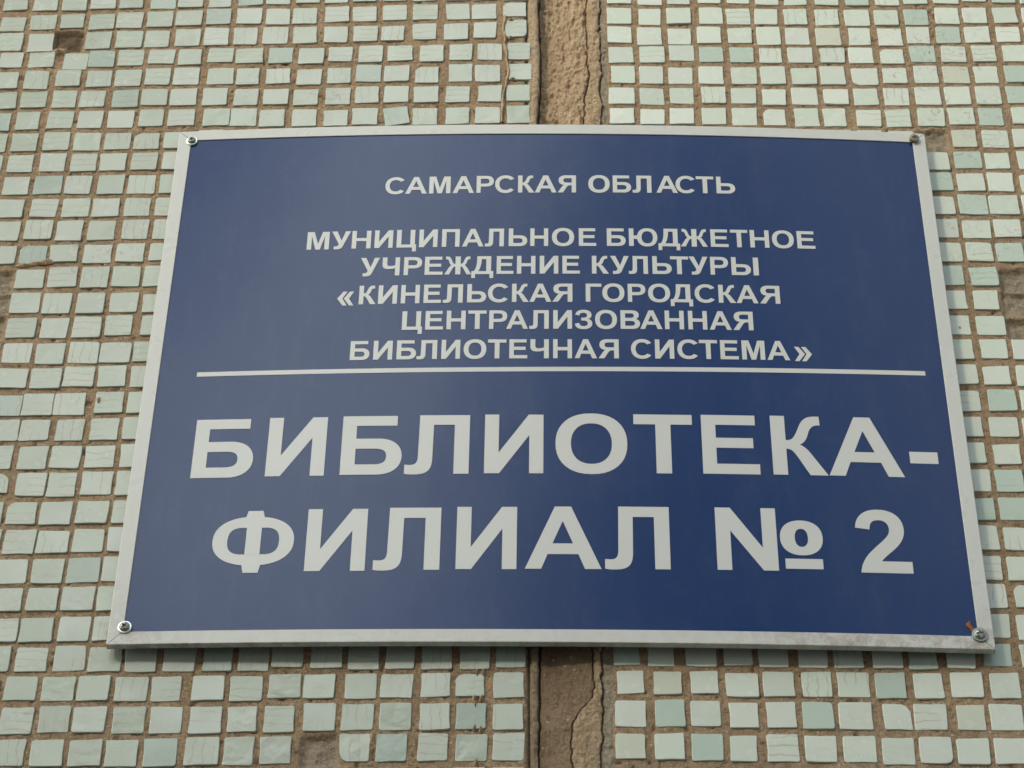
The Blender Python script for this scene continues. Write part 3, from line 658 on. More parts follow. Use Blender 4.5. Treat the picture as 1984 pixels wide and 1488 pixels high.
def field_tiles(name, parent, centres, seed):
    """the many tiles outside the picture or behind the board: one mesh"""
    r = np.random.default_rng(seed)
    c = np.asarray(centres, dtype=float)
    n = len(c)
    hw = 10.0 + r.uniform(-0.4, 0.3, (n, 4))
    hz = 10.0 + r.uniform(-0.4, 0.3, (n, 4))
    sx = np.array([-1, 1, 1, -1]); sz = np.array([-1, -1, 1, 1])
    cx = c[:, :1] + r.uniform(-0.8, 0.8, (n, 1)); cz = c[:, 1:2] + r.uniform(-0.6, 0.6, (n, 1))
    tl = r.uniform(-0.012, 0.012, (n, 2))
    rings = []
    for ins, y in ((0, 4.0), (0, 0.6), (0.9, 0.0)):
        X = cx + sx * (hw - ins); Z = cz + sz * (hz - ins)
        Y = y + tl[:, :1] * (X - cx) + tl[:, 1:] * (Z - cz)
        rings.append(np.stack([X, Y, Z], -1))
    V = np.concatenate(rings, 1).reshape(-1, 3) / 1000     # n*12 verts
    base = (np.arange(n) * 12)[:, None]
    q = []
    for ring in (0, 1):
        for i in range(4):
            a, b = ring * 4 + i, ring * 4 + (i + 1) % 4
            q.append([a, b, b + 4, a + 4])
    q.append([8, 9, 10, 11])
    Q = (base[:, :, None] + np.array(q)[None]).reshape(-1, 4)
    me = mesh_np(name, V, quads=Q, smooth=False)
    return tag(link(name, me, MAT_TILE_F, parent), kind="stuff")


K_FOLD = 0.0278959
ALPHA = math.atan(K_FOLD)
XL, XR = 3.0, 52.0                    # where the tiled panels end at the joint (mm)
Z_LO, Z_HI = -430.0, 500.0            # finely modelled band (mm, relative to ZO)
X_FAR = 3000.0


def edge_r(z):
    e = sorted(EDGE_R, key=lambda p: p[1])
    return np.interp(z, [p[1] for p in e], [p[0] for p in e])


def grout_sheet(panel, holes):
    step = 1.7
    t = np.arange(0, 1 + 1e-9, step / 510.0)
    z = np.arange(Z_LO, Z_HI + 0.1, step)
    T_, Z_ = np.meshgrid(t, z, indexing='ij')
    if panel == 'L':
        X_ = -515.0 + T_ * (515.0 + XL)
    else:
        e = edge_r(Z_) - 3.0
        X_ = e + T_ * (525.0 - e)
    sd = 3 if panel == 'L' else 9
    Y = 1.02 + 0.35 * fbm(X_, Z_, 30, sd) + 0.60 * fbm(X_, Z_, 7, sd + 1, 3) + 0.35 * vnoise(X_, Z_, 2.6, sd + 2) + 0.18 * vnoise(X_, Z_, 1.9, sd + 3)
    # the grout stands a little prouder where joints cross, and has small pinholes
    Y += 1.6 * sstep(0.72, 0.95, vnoise(X_, Z_, 3.6, sd + 5))
    dirt_shade = 0.10 * sstep(0.1, 0.8, fbm(X_, Z_, 60, sd + 6)) + 0.55 * sstep(0.72, 0.95, vnoise(X_, Z_, 3.6, sd + 5))  # pinholes are given a darker colour as well
    grey = np.zeros_like(Y)
    if panel == 'R':
        grey = 0.25 * sstep(0.0, 0.7, fbm(X_, Z_, 90, 77))
    for (hx, hz, hw, hh, fl) in holes:
        wx = 1.6 * fbm(X_, Z_, 9, 31, 3); wz = 1.6 * fbm(X_, Z_, 9, 33, 3)
        d = np.maximum(np.abs(X_ - hx + wx) - hw / 2, np.abs(Z_ - hz + wz) - hh / 2)
        m = sstep(1.2, -1.8, d)
        rough = 1.1 * fbm(X_, Z_, 9, 51, 4) + 0.6 * vnoise(X_, Z_, 2.6, 57)
        Y = Y * (1 - m) + (4.5 + 1.5 * rough) * m
        grey = grey * (1 - m) + m * 0.7
        if fl == 'holedark':
            st = sstep(7, -12, d + 5 * fbm(X_, Z_, 8, 71))
            low = np.exp(-((X_ - hx + 6) ** 2) / 60.0) * sstep(-34, -10, Z_ - hz) * sstep(6, -4, Z_ - hz)
            dirt_shade = np.maximum(dirt_shade, np.maximum(m * (0.75 + 0.5 * fbm(X_, Z_, 8, 74)), 0.55 * low) + 0.25 * st)
            grey *= (1 - 0.8 * m)
        else:
            dirt_shade = np.maximum(dirt_shade, m * 0.55 * sstep(0.15, 0.6, fbm(X_, Z_, 9, 75)))
    Y = np.maximum(Y, 0.15)
    edge = sstep(2.5, 0.0, (X_ - (-515.0 + 515.0 + XL) + 2.5) * -1) if panel == 'L' else sstep(2.0, 0.0, X_ - edge_r(Z_) + 3.0)
    Y = Y + 5.0 * edge
    V = np.stack([X_, Y, Z_], -1).reshape(-1, 3) / 1000
    me = mesh_np("grout_bed", V, quads=grid_quads(len(t), len(z)))
    vattr(me, "dirt_shade", np.clip(dirt_shade, 0, 0.9)); vattr(me, "grey", grey)
    return me


def box_np(x0, x1, y0, y1, z0, z1):
    V = [(x, y, z) for x in (x0, x1) for y in (y0, y1) for z in (z0, z1)]
    Q = [(0, 1, 3, 2), (4, 6, 7, 5), (0, 4, 5, 1), (2, 3, 7, 6), (0, 2, 6, 4), (1, 5, 7, 3)]
    return V, Q


def join_boxes(boxes):
    V, Q = [], []
    for b in boxes:
        v, q = box_np(*[t / 1000 for t in b])
        Q += [tuple(i + len(V) for i in f) for f in q]
        V += v
    return V, Q


def build_panel(panel, data, label):
    root = empty("facade_panel", (0, 0, ZO), -ALPHA if panel == 'L' else 0.0)
    tag(root, label, "facade panel", "facade panels faced with mosaic tiles")
    bot, top = -ZO * 1000, 1500.0
    if panel == 'L':
        V, Q = join_boxes([(-X_FAR, XL - 1, 14, 240, bot, top),
                           (-X_FAR, -515, 2.4, 14, bot, top), (-515, XL - 1, 2.4, 14, bot, Z_LO), (-515, XL - 1, 2.4, 14, Z_HI, top)])
    else:
        V, Q = join_boxes([(52, X_FAR, 14, 240, bot, top),
                           (525, X_FAR, 2.4, 14, bot, top), (56, 525, 2.4, 14, bot, Z_LO), (67, 525, 2.4, 14, Z_HI, top)])
    me = mesh_np("concrete_slab", V, quads=Q, smooth=False)
    link("concrete_slab", me, MAT_GROUT, root)
    holes = [(d[0], d[1], d[2] + 1.5, d[3] + 1.5, d[4]) for d in data if len(d) > 4 and d[4].startswith('hole')]
    link("grout_bed", grout_sheet(panel, holes), MAT_GROUT, root)
    occ = set()
    for d in data:
        fl = d[4] if len(d) > 4 else ''
        x, z, w, h = d[:4]
        occ.add((x, z))
        if fl.startswith('hole'):
            continue
        if fl.startswith('chip'):
            me = CHIP_MESH[1] if fl == 'chipTL' else random.choice(CHIP_MESH)
        else:
            me = random.choice(TILE_MESH)
        o = link("tile", me, None, root, (x / 1000, random.uniform(-0.25, 0.25) / 1000, z / 1000))
        if panel == 'R':
            o.material_slots[0].link = 'OBJECT'
            o.material_slots[0].material = MAT_TILE_R
        flip = random.choice((0, math.pi)) if not fl.startswith('chip') else 0
        rot = random.gauss(0, 0.012) + (-0.12 if fl == 'rot' else 0)
        o.rotation_euler = (random.gauss(0, 0.012), flip + rot, random.gauss(0, 0.012))
        if flip:
            o.rotation_euler = (random.gauss(0, 0.012), math.pi + rot, random.gauss(0, 0.012))
        o.scale = ((w + 0.55) / 20.0, 1.0, (h + 0.55) / 20.0)
        o.color = tint(panel, fl)
    # regular field for the rest of the panel
    z0, ph = (412.8, -8.82) if panel == 'L' else (410.2, 68.0 - 0.3)
    c = []
    oc = np.array(sorted(occ))
    rows = range(int((z0 - 1490) // 25), int((z0 - bot) // 25))
    for r in rows:
        zc = z0 - 25.0 * r
        if zc - 12 < bot or zc + 12 > top:
            continue
        # phase follows the nearest measured row so that the courses run on
        near = oc[np.argmin(np.abs(oc[:, 1] - zc) + 0.0 * oc[:, 0])]
        xs = oc[np.abs(oc[:, 1] - near[1]) < 9][:, 0]
        cxs = np.arange(-X_FAR + 20, X_FAR, 25.0)
        phx = xs[-1] if panel == 'L' else xs[0]
        off = (phx - cxs[0]) % 25.0
        for xc in cxs + off:
            if panel == 'L' and xc + 10.5 > XL + 1.5: continue
            if panel == 'R' and xc - 10.5 < float(edge_r(zc)) - 1.0: continue
            if abs(xc) > X_FAR - 15: continue
            if -480 < xc < 480 and -380 < zc < 460:
                if np.min(np.maximum(np.abs(oc[:, 0] - xc), np.abs(oc[:, 1] - zc))) < 19.0:
                    continue
            c.append((xc, zc))
    field_tiles("tile_field", root, c, 5 if panel == 'L' else 6)
    return root


panel_l = build_panel('L', TILES_L, "pale tiled facade panel left of the vertical mortar joint, its tiles crazed with brown lines")
panel_r = build_panel('R', TILES_R, "pale tiled facade panel right of the vertical mortar joint, with plain greenish tiles")

# ------------------------------------------------------------------ mortar joint
def crack_x(pts, z):
    e = sorted(pts, key=lambda p: p[1])
    return np.interp(z, [p[1] for p in e], [p[0] for p in e])


def build_joint():
    zs = np.arange(Z_LO, Z_HI + 0.1, 0.75)
    nx = 125
    t = np.linspace(0, 1, nx)
    T_, Z_ = np.meshgrid(t, zs, indexing='ij')
    e = edge_r(Z_) + 1.0
    X_ = 0.5 + T_ * (e - 0.5)
    wob = lambda s: 0.7 * vnoise(Z_ * 0, Z_, 9, s) + 0.55 * vnoise(Z_ * 0, Z_, 3.1, s + 1) + 0.3 * vnoise(X_ * 0, Z_, 1.6, s + 2)
    a = crack_x(CRACK_A, Z_) + wob(101)
    b = crack_x(CRACK_B, Z_) + 1.3 * wob(111)
    c = crack_x(CRACK_C, Z_) + 1.5 * wob(121)
    low = sstep(-120, -230, Z_)                       # below the board the filling is flatter and browner
    f = fbm(X_, Z_ * 0.5, 9, 130, 5)
    g = fbm(X_ * 1.6, Z_ * 0.45, 6, 140, 4)
    # left ridge: rounded, close to tile level
    Yl = 0.5 + 1.2 * f + 0.6 * fbm(X_, Z_, 4, 187, 2) - 1.2 * np.exp(-((X_ - (a - 3.5)) / 2.6) ** 2) * (1 - 0.4 * low)
    Yl += 2.2 * sstep(2.5, 0.5, X_)
    # trough between crack a and crack b
    u = np.clip((X_ - a) / np.maximum(b - a, 3), 0, 1)
    deep = (8.5 * (1 - low) + 2.2 * low)
    Yt = 0.6 + deep * (1 - sstep(0.12, 1.05, u)) ** 1.1 + (3.0 - 2.2 * low) * g + 1.6 * (1 - low) * f + (1.9 - 1.3 * low) * fbm(X_, Z_ * 0.7, 3.6, 181, 3)
    Yt += -1.5 * np.exp(-((u - 0.20) / 0.05) ** 2) * (1 - low) * sstep(-0.2, 0.5, vnoise(Z_ * 0, Z_, 30, 151))
    # strip between b and c
    v = np.clip((X_ - b) / np.maximum(c - b, 2), 0, 1)
    Ys = 0.2 - 0.9 * np.sin(np.pi * v) ** 0.7 + 1.1 * f + 0.7 * g + 0.9 * fbm(X_, Z_, 3.4, 183, 3)
    # grey strip to the panel edge
    Yg = 1.7 + 1.3 * f + 0.9 * fbm(X_, Z_, 3.0, 185, 2)
    Y = np.where(X_ < a, Yl, np.where(X_ < b, Yt, np.where(X_ < c, Ys, Yg)))
    for cx, wd, dp in ((a, 0.75, 4.5), (b, 0.45, 2.6), (c, 0.55, 3.0)):
        var = 0.75 + 0.7 * vnoise(Z_ * 0, Z_, 22, int(wd * 100))
        Y = Y + dp * np.exp(-((X_ - cx) / (wd * var)) ** 2)
    Y += 6.0 * sstep(e - 1.6, e, X_)
    Y += 0.18 * vnoise(X_, Z_, 1.5, 160)
    Y = np.clip(Y, -1.8, 12.5)
    dirt_shade = low * (0.47 * (X_ < b) + 0.26) * (0.75 + 0.4 * fbm(X_, Z_, 40, 171)) + 0.22 * sstep(0.45, 0.0, u) * (X_ > a) * (1 - low) * sstep(-0.3, 0.5, fbm(X_ * 2, Z_ * 0.4, 22, 173))  # low filling browner; trough's left side darkened in colour, part stain, part shade
    for cx, wd in ((a, 0.9), (b, 0.6), (c, 0.7)):
        dirt_shade = np.maximum(dirt_shade, 0.85 * np.exp(-((X_ - cx) / wd) ** 2))  # crack lines coloured darker too, adding to the shade in the grooves
    grey = np.where(X_ > c, 0.8, 0.0) + np.where(X_ < a, 0.25, 0.0)
    V = np.stack([X_, Y, Z_], -1).reshape(-1, 3) / 1000
    me = mesh_np("mortar_joint", V, quads=grid_quads(nx, len(zs)))
    vattr(me, "dirt_shade", np.clip(dirt_shade, 0, 0.9)); vattr(me, "grey", grey)
    o = link("mortar_joint", me, MAT_MORTAR, None, (0, 0, ZO))
    tag(o, "rough brown mortar filling of the vertical joint, cracked lengthwise, between the tiled panels", "mortar joint")
    V, Q = join_boxes([(XL - 1, 55, 3, 16, -ZO * 1000, Z_LO), (XL - 1, 66, 3, 16, Z_HI, 1500), (XL - 1, 52, 16, 240, -ZO * 1000, 1500)])
    link("joint_backing", mesh_np("joint_backing", V, quads=Q, smooth=False), MAT_MORTAR, o)
    return o


joint = build_joint()


# mortar runs and blobs stuck on the left panel's tiles
def lump(cx, cz, rx, rz, h, seed, name="mortar_blob"):
    r = random.Random(seed)
    n, R = 12, 4
    V = [(0, -h / 1000, 0)]
    jit = [r.uniform(0.7, 1.25) for _ in range(n)]
    for k in range(1, R + 1):
        q = k / R
        for i in range(n):
            a = 2 * math.pi * i / n
            m = jit[i] * (0.75 + 0.25 * q) * q
            V.append((rx * m * math.cos(a) / 1000, (-h * (1 - q ** 2.2) * r.uniform(0.8, 1.15) + 0.6 * q) / 1000, rz * m * math.sin(a) / 1000))
    T = [(0, 1 + i, 1 + (i + 1) % n) for i in range(n)]
    Q = []
    for k in range(R - 1):
        for i in range(n):
            a, b = 1 + k * n + i, 1 + k * n + (i + 1) % n
            Q.append((a, a + n, b + n, b))
    me = mesh_np(name, V, quads=Q, tris=T)
    return link(name, me, MAT_MORTAR, panel_l, (cx / 1000, 0, cz / 1000))


def ribbon(pts, width, h, seed):
    r = random.Random(seed)
    P = [Vector((p[0], 0, p[1])) for p in pts]
    S = []
    for i in range(len(P) - 1):
        n = max(3, int((P[i + 1] - P[i]).length / 1.6))
        for k in range(n):
            S.append(P[i].lerp(P[i + 1], k / n))
    S.append(P[-1])
    V, Q = [], []
    nc = 8
    for i, p in enumerate(S):
        w = width * (0.75 + 0.5 * r.random() * 0.6 + 0.25 * math.sin(i * 0.31))
        hh = h * (0.7 + 0.5 * r.random())
        off = 0.5 * math.sin(i * 0.5) + r.uniform(-.2, .2)
        for k in range(nc):
            q = k / (nc - 1) * 2 - 1
            V.append(((p.x + off + q * w) / 1000, (-hh * (1 - q * q) + 0.9 * q * q + r.uniform(-.08, .08)) / 1000, p.z / 1000))
    for i in range(len(S) - 1):
        for k in range(nc - 1):
            a = i * nc + k
            Q.append((a, a + 1, a + nc + 1, a + nc))
    me = mesh_np("mortar_run", V, quads=Q)
    return link("mortar_run", me, MAT_MORTAR, panel_l)


ribbon(DRIP, 1.5, 1.8, 3)
for i, (bx, bz) in enumerate(BLOBS):
    if i < 4:
        lump(bx - 1, bz, 3.0, 2.0, 1.8, 20 + i)
    elif i < 12:
        lump(bx, bz, 1.3, 3.4, 2.2, 20 + i)
    else:
        lump(bx, bz, 2.0, 4.5, 1.6, 20 + i)

_hd = [d for d in TILES_L if len(d) > 4 and d[4] == 'holedark'][0]
lump(_hd[0] - 7.5, _hd[1] - 12.0, 5.5, 3.6, 2.2, 61)
lump(_hd[0] - 2.0, _hd[1] - 11.0, 3.0, 2.4, 1.4, 62)
for _i, (_bx, _bz) in enumerate(((-388.3, 95.0), (-378.3, 96.5), (-371.3, 98.5))):
    lump(_bx, _bz + 8, 7.0, 2.4, 1.6, 70 + _i)

# ------------------------------------------------------------------ the board
SX, SZ, ROT = 0.0715109 - 0.055, -0.0146763, -0.011015
HW, HH = 0.2985, 0.2485
CR, SR = math.cos(ROT), math.sin(ROT)
YL = K_FOLD * (HW - SX) * 0.9 - 0.010
YR = -0.010
ORG = Vector((SX, -0.005, SZ + ZO - HH))


def bow(v):
    return float(np.interp(v / HH, [-1, 0, 1], [0.006, 0.007, 0.0092]))


def spos(u, v, out=0.0):
    """board coordinates (m) -> world; the board is bowed outward between its corner screws"""
    U = u / HW
    y = (YL + YR) / 2 + (YR - YL) / 2 * U - bow(v) * (1 - U * U) - out
    return Vector((SX + CR * u - SR * v, y, SZ + SR * u + CR * v + ZO))


board = empty("sign_board", ORG)
tag(board, "blue board with white Cyrillic lettering and white frame, screwed over the mortar joint", "sign")


def board_part(name, verts, mat, quads=None, tris=None, smooth=True, origin=None, parent=None, grime=None):
    og = origin if origin is not None else ORG
    V = [tuple(Vector(v) - og) for v in verts]
    me = mesh_np(name, V, quads=quads, tris=tris, smooth=smooth)
    if grime is not None:
        vattr(me, "grime", grime)
    p = parent if parent is not None else board
    pl = Vector(p.location) if p is board else Vector(p.location) + ORG
    return link(name, me, mat, p, tuple(og - pl))


# blue face panel with real thickness
nu, nv = 61, 41
us = np.linspace(-HW + 0.002, HW - 0.002, nu)
vs = np.linspace(-HH + 0.002, HH - 0.002, nv)
VV, QQ = [], []
for out in (-0.0008, -0.0045):
    for u in us:
        for v in vs:
            VV.append(spos(u, v, out))
gq = grid_quads(nu, nv)
QQ = [tuple(q) for q in gq.tolist()] + [tuple(int(i) + nu * nv for i in q[::-1]) for q in gq.tolist()]
board_part("face_panel", VV, MAT_BLUE, quads=QQ)


def frame_strip(side):
    # profile across the strip: distance from the outer edge, height
    prof = [(0.0, -0.0052), (0.0, -0.0005), (0.0002, -0.0001), (0.0006, 0.0), (0.0102, 0.0), (0.0105, -0.0002), (0.0105, -0.0012)]
    N = 60
    V, G = [], []
    gap = 0.00022
    for (d, h) in prof:
        for k in range(N + 1):
            s = (k / N * 2 - 1)
            if side in ('top', 'bottom'):
                u = s * (HW - d - gap)
                v = (HH - d) * (1 if side == 'top' else -1)
            else:
                v = s * (HH - d - gap)
                u = (HW - d) * (1 if side == 'right' else -1)
            V.append(spos(u, v, h))
            if side == 'bottom':
                g = 0.12 + 0.6 * float(sstep(0.10, 0.2, u)) * (0.8 if d > 0.002 else 1) + 0.5 * float(sstep(-0.24, -0.29, u))
                if d < 0.0005: g = 0.45 + 0.5 * float(sstep(-0.1, -0.28, u))
            elif side == 'right':
                g = 0.5 * float(sstep(-0.20, -0.24, v))
            else:
                g = 0.3 * float(sstep(-0.17, -0.24, v)) if side == 'left' else 0.05
            G.append(min(g, 0.95))
    Q = []
    for i in range(len(prof) - 1):
        for k in range(N):
            a = i * (N + 1) + k
            q = (a, a + N + 1, a + N + 2, a + 1)
            Q.append(q if side in ('bottom', 'right') else q[::-1])
    return board_part("frame_strip", V, MAT_FRAME, quads=Q, grime=G, smooth=False)


for sd_ in ('top', 'bottom', 'left', 'right'):
    frame_strip(sd_)

# dividing line
N = 80
V = []
th = 0.0021
for k in range(N + 1):
    u = -0.2598 + k / N * (0.2747 + 0.2598)
    vc = -0.0099 + k / N * (0.0099 - 0.0055) + 0.0003
    for q in (-1, 1):
        V.append(spos(u, vc + q * th, -0.00055))
board_part("divider_line", V, MAT_LETTER, quads=[(2 * k, 2 * k + 2, 2 * k + 3, 2 * k + 1) for k in range(N)])

# ---- lettering: outlines in a unit box (x 0..1, y 0 baseline .. 1 cap height)
def path(s):
    """M/L/C/Q path mini-language -> point list"""
    tk = s.replace(',', ' ').split()
    pts, i, cmd = [], 0, 'L'
    while i < len(tk):
        if tk[i] in 'MLCQ':
            cmd = tk[i]
            i += 1
        if cmd in 'ML':
            pts.append((float(tk[i]), float(tk[i + 1])))
            i += 2
        else:
            n = 6 if cmd == 'C' else 4
            c = [float(t) for t in tk[i:i + n]]
            i += n
            p0 = pts[-1]
            for k in range(1, 11):
                t = k / 10
                if cmd == 'C':
                    w = ((1 - t) ** 3, 3 * t * (1 - t) ** 2, 3 * t * t * (1 - t), t ** 3)
                    P = (p0, c[0:2], c[2:4], c[4:6])
                else:
                    w = ((1 - t) ** 2, 2 * t * (1 - t), t * t)
                    P = (p0, c[0:2], c[2:4])
                pts.append((sum(a * b[0] for a, b in zip(w, P)), sum(a * b[1] for a, b in zip(w, P))))
    return pts


def ell(cx, cy, rx, ry, a0=0, a1=360, n=40, e=2.25, closed=False):
    out = []
    m = n if closed else n + 1
    for k in range(m):
        a = math.radians(a0 + (a1 - a0) * k / n)
        c, s = math.cos(a), math.sin(a)
        out.append((cx + rx * math.copysign(abs(c) ** (2 / e), c), cy + ry * math.copysign(abs(s) ** (2 / e), s)))
    return out


def mir(p):
    return [(1 - x, y) for x, y in p]


def fit01(pl):
    xs = [x for p in pl for x, y in p]
    a, b = min(xs), max(xs)
    return [[((x - a) / (b - a), y) for x, y in p] for p in pl]


G = {}
G['-'] = [[path("0 .235 1 .235 1 .43 0 .43")]]
G['Г'] = [[path("0 0 .29 0 .29 .83 1 .83 1 1 0 1")]]
G['П'] = [[path("0 0 .25 0 .25 .83 .75 .83 .75 0 1 0 1 1 0 1")]]
G['Н'] = [[path("0 0 .235 0 .235 .415 .765 .415 .765 0 1 0 1 1 .765 1 .765 .59 .235 .59 .235 1 0 1")]]
G['И'] = [[path("0 0 .255 0 .76 .647 .76 0 1 0 1 1 .747 1 .24 .348 .24 1 0 1")]]
G['Т'] = [[path(".372 0 .632 0 .632 .83 1 .83 1 1 0 1 0 .83 .372 .83")]]
G['Е'] = [[path("0 0 1 0 1 .17 .25 .17 .25 .44 .905 .44 .905 .61 .25 .61 .25 .832 .955 .832 .955 1 0 1")]]
G['А'] = [[path("0 0 .213 0 .295 .233 .70 .233 .785 0 1 0 .606 1 .39 1"), path(".36 .404 .63 .404 .495 .765")]]
G['М'] = [[path("0 0 .205 0 .205 .76 .40 0 .60 0 .795 .76 .795 0 1 0 1 1 .69 1 .50 .31 .31 1 0 1")]]
G['Б'] = [[path("0 0 .60 0 C .86 0 1 .13 1 .305 C 1 .49 .86 .611 .60 .611 L .235 .611 .235 .832 .905 .832 .905 1 0 1"),
           path(".235 .173 .235 .44 .54 .44 C .69 .44 .745 .40 .745 .306 C .745 .215 .69 .173 .54 .173")]]
G['Ь'] = [[path("0 0 .60 0 C .86 0 1 .13 1 .305 C 1 .49 .86 .611 .60 .611 L .24 .611 .24 1 0 1"),
           path(".24 .173 .24 .44 .54 .44 C .69 .44 .745 .40 .745 .306 C .745 .215 .69 .173 .54 .173")]]
G['Ы'] = [[[(x * .715, y) for x, y in p] for p in G['Ь'][0]], [path(".805 0 1 0 1 1 .805 1")]]
G['В'] = [[path("0 0 .58 0 C .88 0 1 .12 1 .285 C 1 .41 .93 .50 .79 .53 C .89 .57 .945 .65 .945 .75 C .945 .91 .82 1 .55 1 L 0 1"),
           path(".24 .17 .24 .425 .54 .425 C .68 .425 .74 .385 .74 .298 C .74 .21 .68 .17 .54 .17"),
           path(".24 .595 .24 .833 .50 .833 C .64 .833 .69 .795 .69 .715 C .69 .635 .64 .595 .50 .595")]]
G['Р'] = [[path("0 0 .24 0 .24 .37 .52 .37 C .86 .37 1 .49 1 .685 C 1 .88 .86 1 .55 1 L 0 1"),
           path(".24 .54 .24 .832 .50 .832 C .68 .832 .745 .79 .745 .686 C .745 .58 .68 .54 .50 .54")]]
G['Я'] = [[path("1 0 1 1 .46 1 C .17 1 .05 .89 .05 .71 C .05 .56 .15 .46 .34 .435 C .27 .39 .23 .345 .17 .25 L 0 0 .285 0 .46 .27 C .535 .385 .57 .415 .66 .415 L .765 .415 .765 0"),
           path(".765 .575 .765 .832 .49 .832 C .35 .832 .305 .79 .305 .705 C .305 .62 .35 .575 .49 .575")]]
G['О'] = [[ell(.5, .5, .5, .517, closed=True), ell(.5, .5, .285, .345, closed=True)]]
G['С'] = [fit01([ell(.53, .5, .53, .517, 36, 322, n=40, e=2.15) + ell(.53, .5, .315, .345, 318, 42, n=34, e=2.15)])]
G['Л'] = [[path("0 .005 C .05 -.012 .12 -.012 .20 -.008 C .36 0 .425 .07 .43 .25 L .437 .833 .765 .833 .765 0 1 0 1 1 .215 1 .205 .28 C .20 .175 .16 .15 .08 .15 L 0 .155")]]
G['У'] = [[path(".135 -.01 C .24 -.03 .46 -.03 .55 .06 C .60 .11 .63 .18 .665 .27 L 1 1 .735 1 .53 .47 .275 1 0 1 .395 .285 C .355 .185 .32 .155 .25 .15 C .20 .147 .17 .15 .145 .158")]]
G['Ц'] = [[path("0 0 .80 0 .80 -.22 1 -.22 1 .17 .93 .17 .93 1 .695 1 .695 .17 .235 .17 .235 1 0 1")]]
G['Ч'] = [[path(".74 0 1 0 1 1 .74 1 .74 .57 C .62 .53 .52 .52 .42 .525 C .30 .53 .265 .58 .265 .70 L .265 1 0 1 0 .64 C 0 .44 .10 .365 .33 .355 C .48 .35 .62 .37 .74 .41")]]
G['З'] = [[path("0 .27 C .01 .09 .18 -.02 .48 -.02 C .82 -.02 1 .10 1 .28 C 1 .41 .92 .49 .76 .52 C .90 .56 .96 .64 .96 .745 C .96 .92 .78 1.02 .49 1.02 C .22 1.02 .07 .93 .02 .76 L .25 .71 C .28 .81 .35 .86 .48 .86 C .62 .86 .70 .82 .70 .73 C .70 .63 .62 .59 .46 .59 L .36 .59 .36 .44 .48 .44 C .66 .44 .74 .39 .74 .29 C .74 .19 .65 .14 .49 .14 C .34 .14 .27 .20 .24 .31")]]
G['Д'] = [[path("0 -.22 .17 -.22 .17 0 .83 0 .83 -.22 1 -.22 1 .165 .895 .165 .895 1 .255 1 .25 .80 C .245 .50 .21 .30 .105 .165 L 0 .165"),
           path(".315 .165 C .40 .30 .455 .55 .46 .835 L .675 .835 .675 .165")]]
_k = path(".265 .585 C .36 .585 .39 .60 .45 .69 C .50 .77 .53 .87 .60 .93 C .68 1 .77 1 .905 1 L .915 .848 C .80 .85 .76 .83 .71 .76 C .67 .69 .66 .56 .52 .515 C .64 .46 .70 .38 .76 .30 L 1 0 .672 0 .46 .31 C .38 .415 .36 .435 .265 .44")
G['К'] = [[path("0 0 .265 0") + _k[::-1] + path(".265 1 0 1")]]
_arm = [(0.60 + (x - .265) / .735 * .40, y) for x, y in _k]
_larm = [(1 - x, y) for x, y in _arm]
G['Ж'] = [[path(".405 0 .595 0") + [(x if i not in (0, len(_arm) - 1) else .595, y) for i, (x, y) in enumerate(_arm)][::-1] + path(".595 1 .405 1")
           + [(x if i not in (0, len(_larm) - 1) else .405, y) for i, (x, y) in enumerate(_larm)]]]
_o = ell(.645, .5, .355, .517, 190, 530, n=44)
G['Ю'] = [[path("0 0 .165 0 .165 .415") + [p for p in _o] + path(".165 .59 .165 1 0 1"), ell(.645, .5, .20, .345, closed=True)]]
_b = ell(.5, .511, .5, .394, 79.5, -79.5, n=30, e=2.3)
_bl = [(1 - x, y) for x, y in _b]
G['Ф'] = [[path(".408 1 .592 1") + _b + path(".592 0 .408 0") + _bl[::-1],
           path(".592 .725 .66 .725 C .78 .715 .818 .64 .818 .51 C .818 .38 .78 .305 .66 .295 L .592 .295"),
           path(".408 .725 .408 .295 .34 .295 C .22 .305 .182 .38 .182 .51 C .182 .64 .22 .715 .34 .725")]]
_N = [[(x * .57, y) for x, y in path("0 0 .24 0 .24 .63 .755 0 1 0 1 1 .76 1 .76 .36 .25 1 0 1")]]
G['№'] = [_N, [ell(.80, .53, .20, .28, closed=True), ell(.80, .53, .062, .145, closed=True)], [path(".635 .035 .985 .035 .985 .195 .635 .195")]]
G['2'] = [[path("1 0 .02 0 C .04 .12 .10 .21 .20 .30 C .35 .43 .55 .54 .60 .62 C .66 .72 .61 .845 .44 .845 C .31 .845 .255 .79 .255 .69 L -.02 .715 C 0 .90 .16 1.017 .44 1.017 C .74 1.017 .905 .89 .905 .70 C .905 .58 .84 .49 .72 .40 C .60 .31 .50 .26 .43 .185 L 1 .185")]]
_ch = path("0 .42 .20 .07 .43 .07 .245 .42 .43 .77 .20 .77")
_c1 = [(x * 1.15, y * .96 - .07) for x, y in path("0 .42 .30 .03 .52 .03 .27 .42 .52 .81 .30 .81")]
_c2 = [(x + .40, y) for x, y in _c1]
G['«'] = [[p] for p in fit01([_c1, _c2])]
G['»'] = [[mir(p)] for p in fit01([_c1, _c2])]


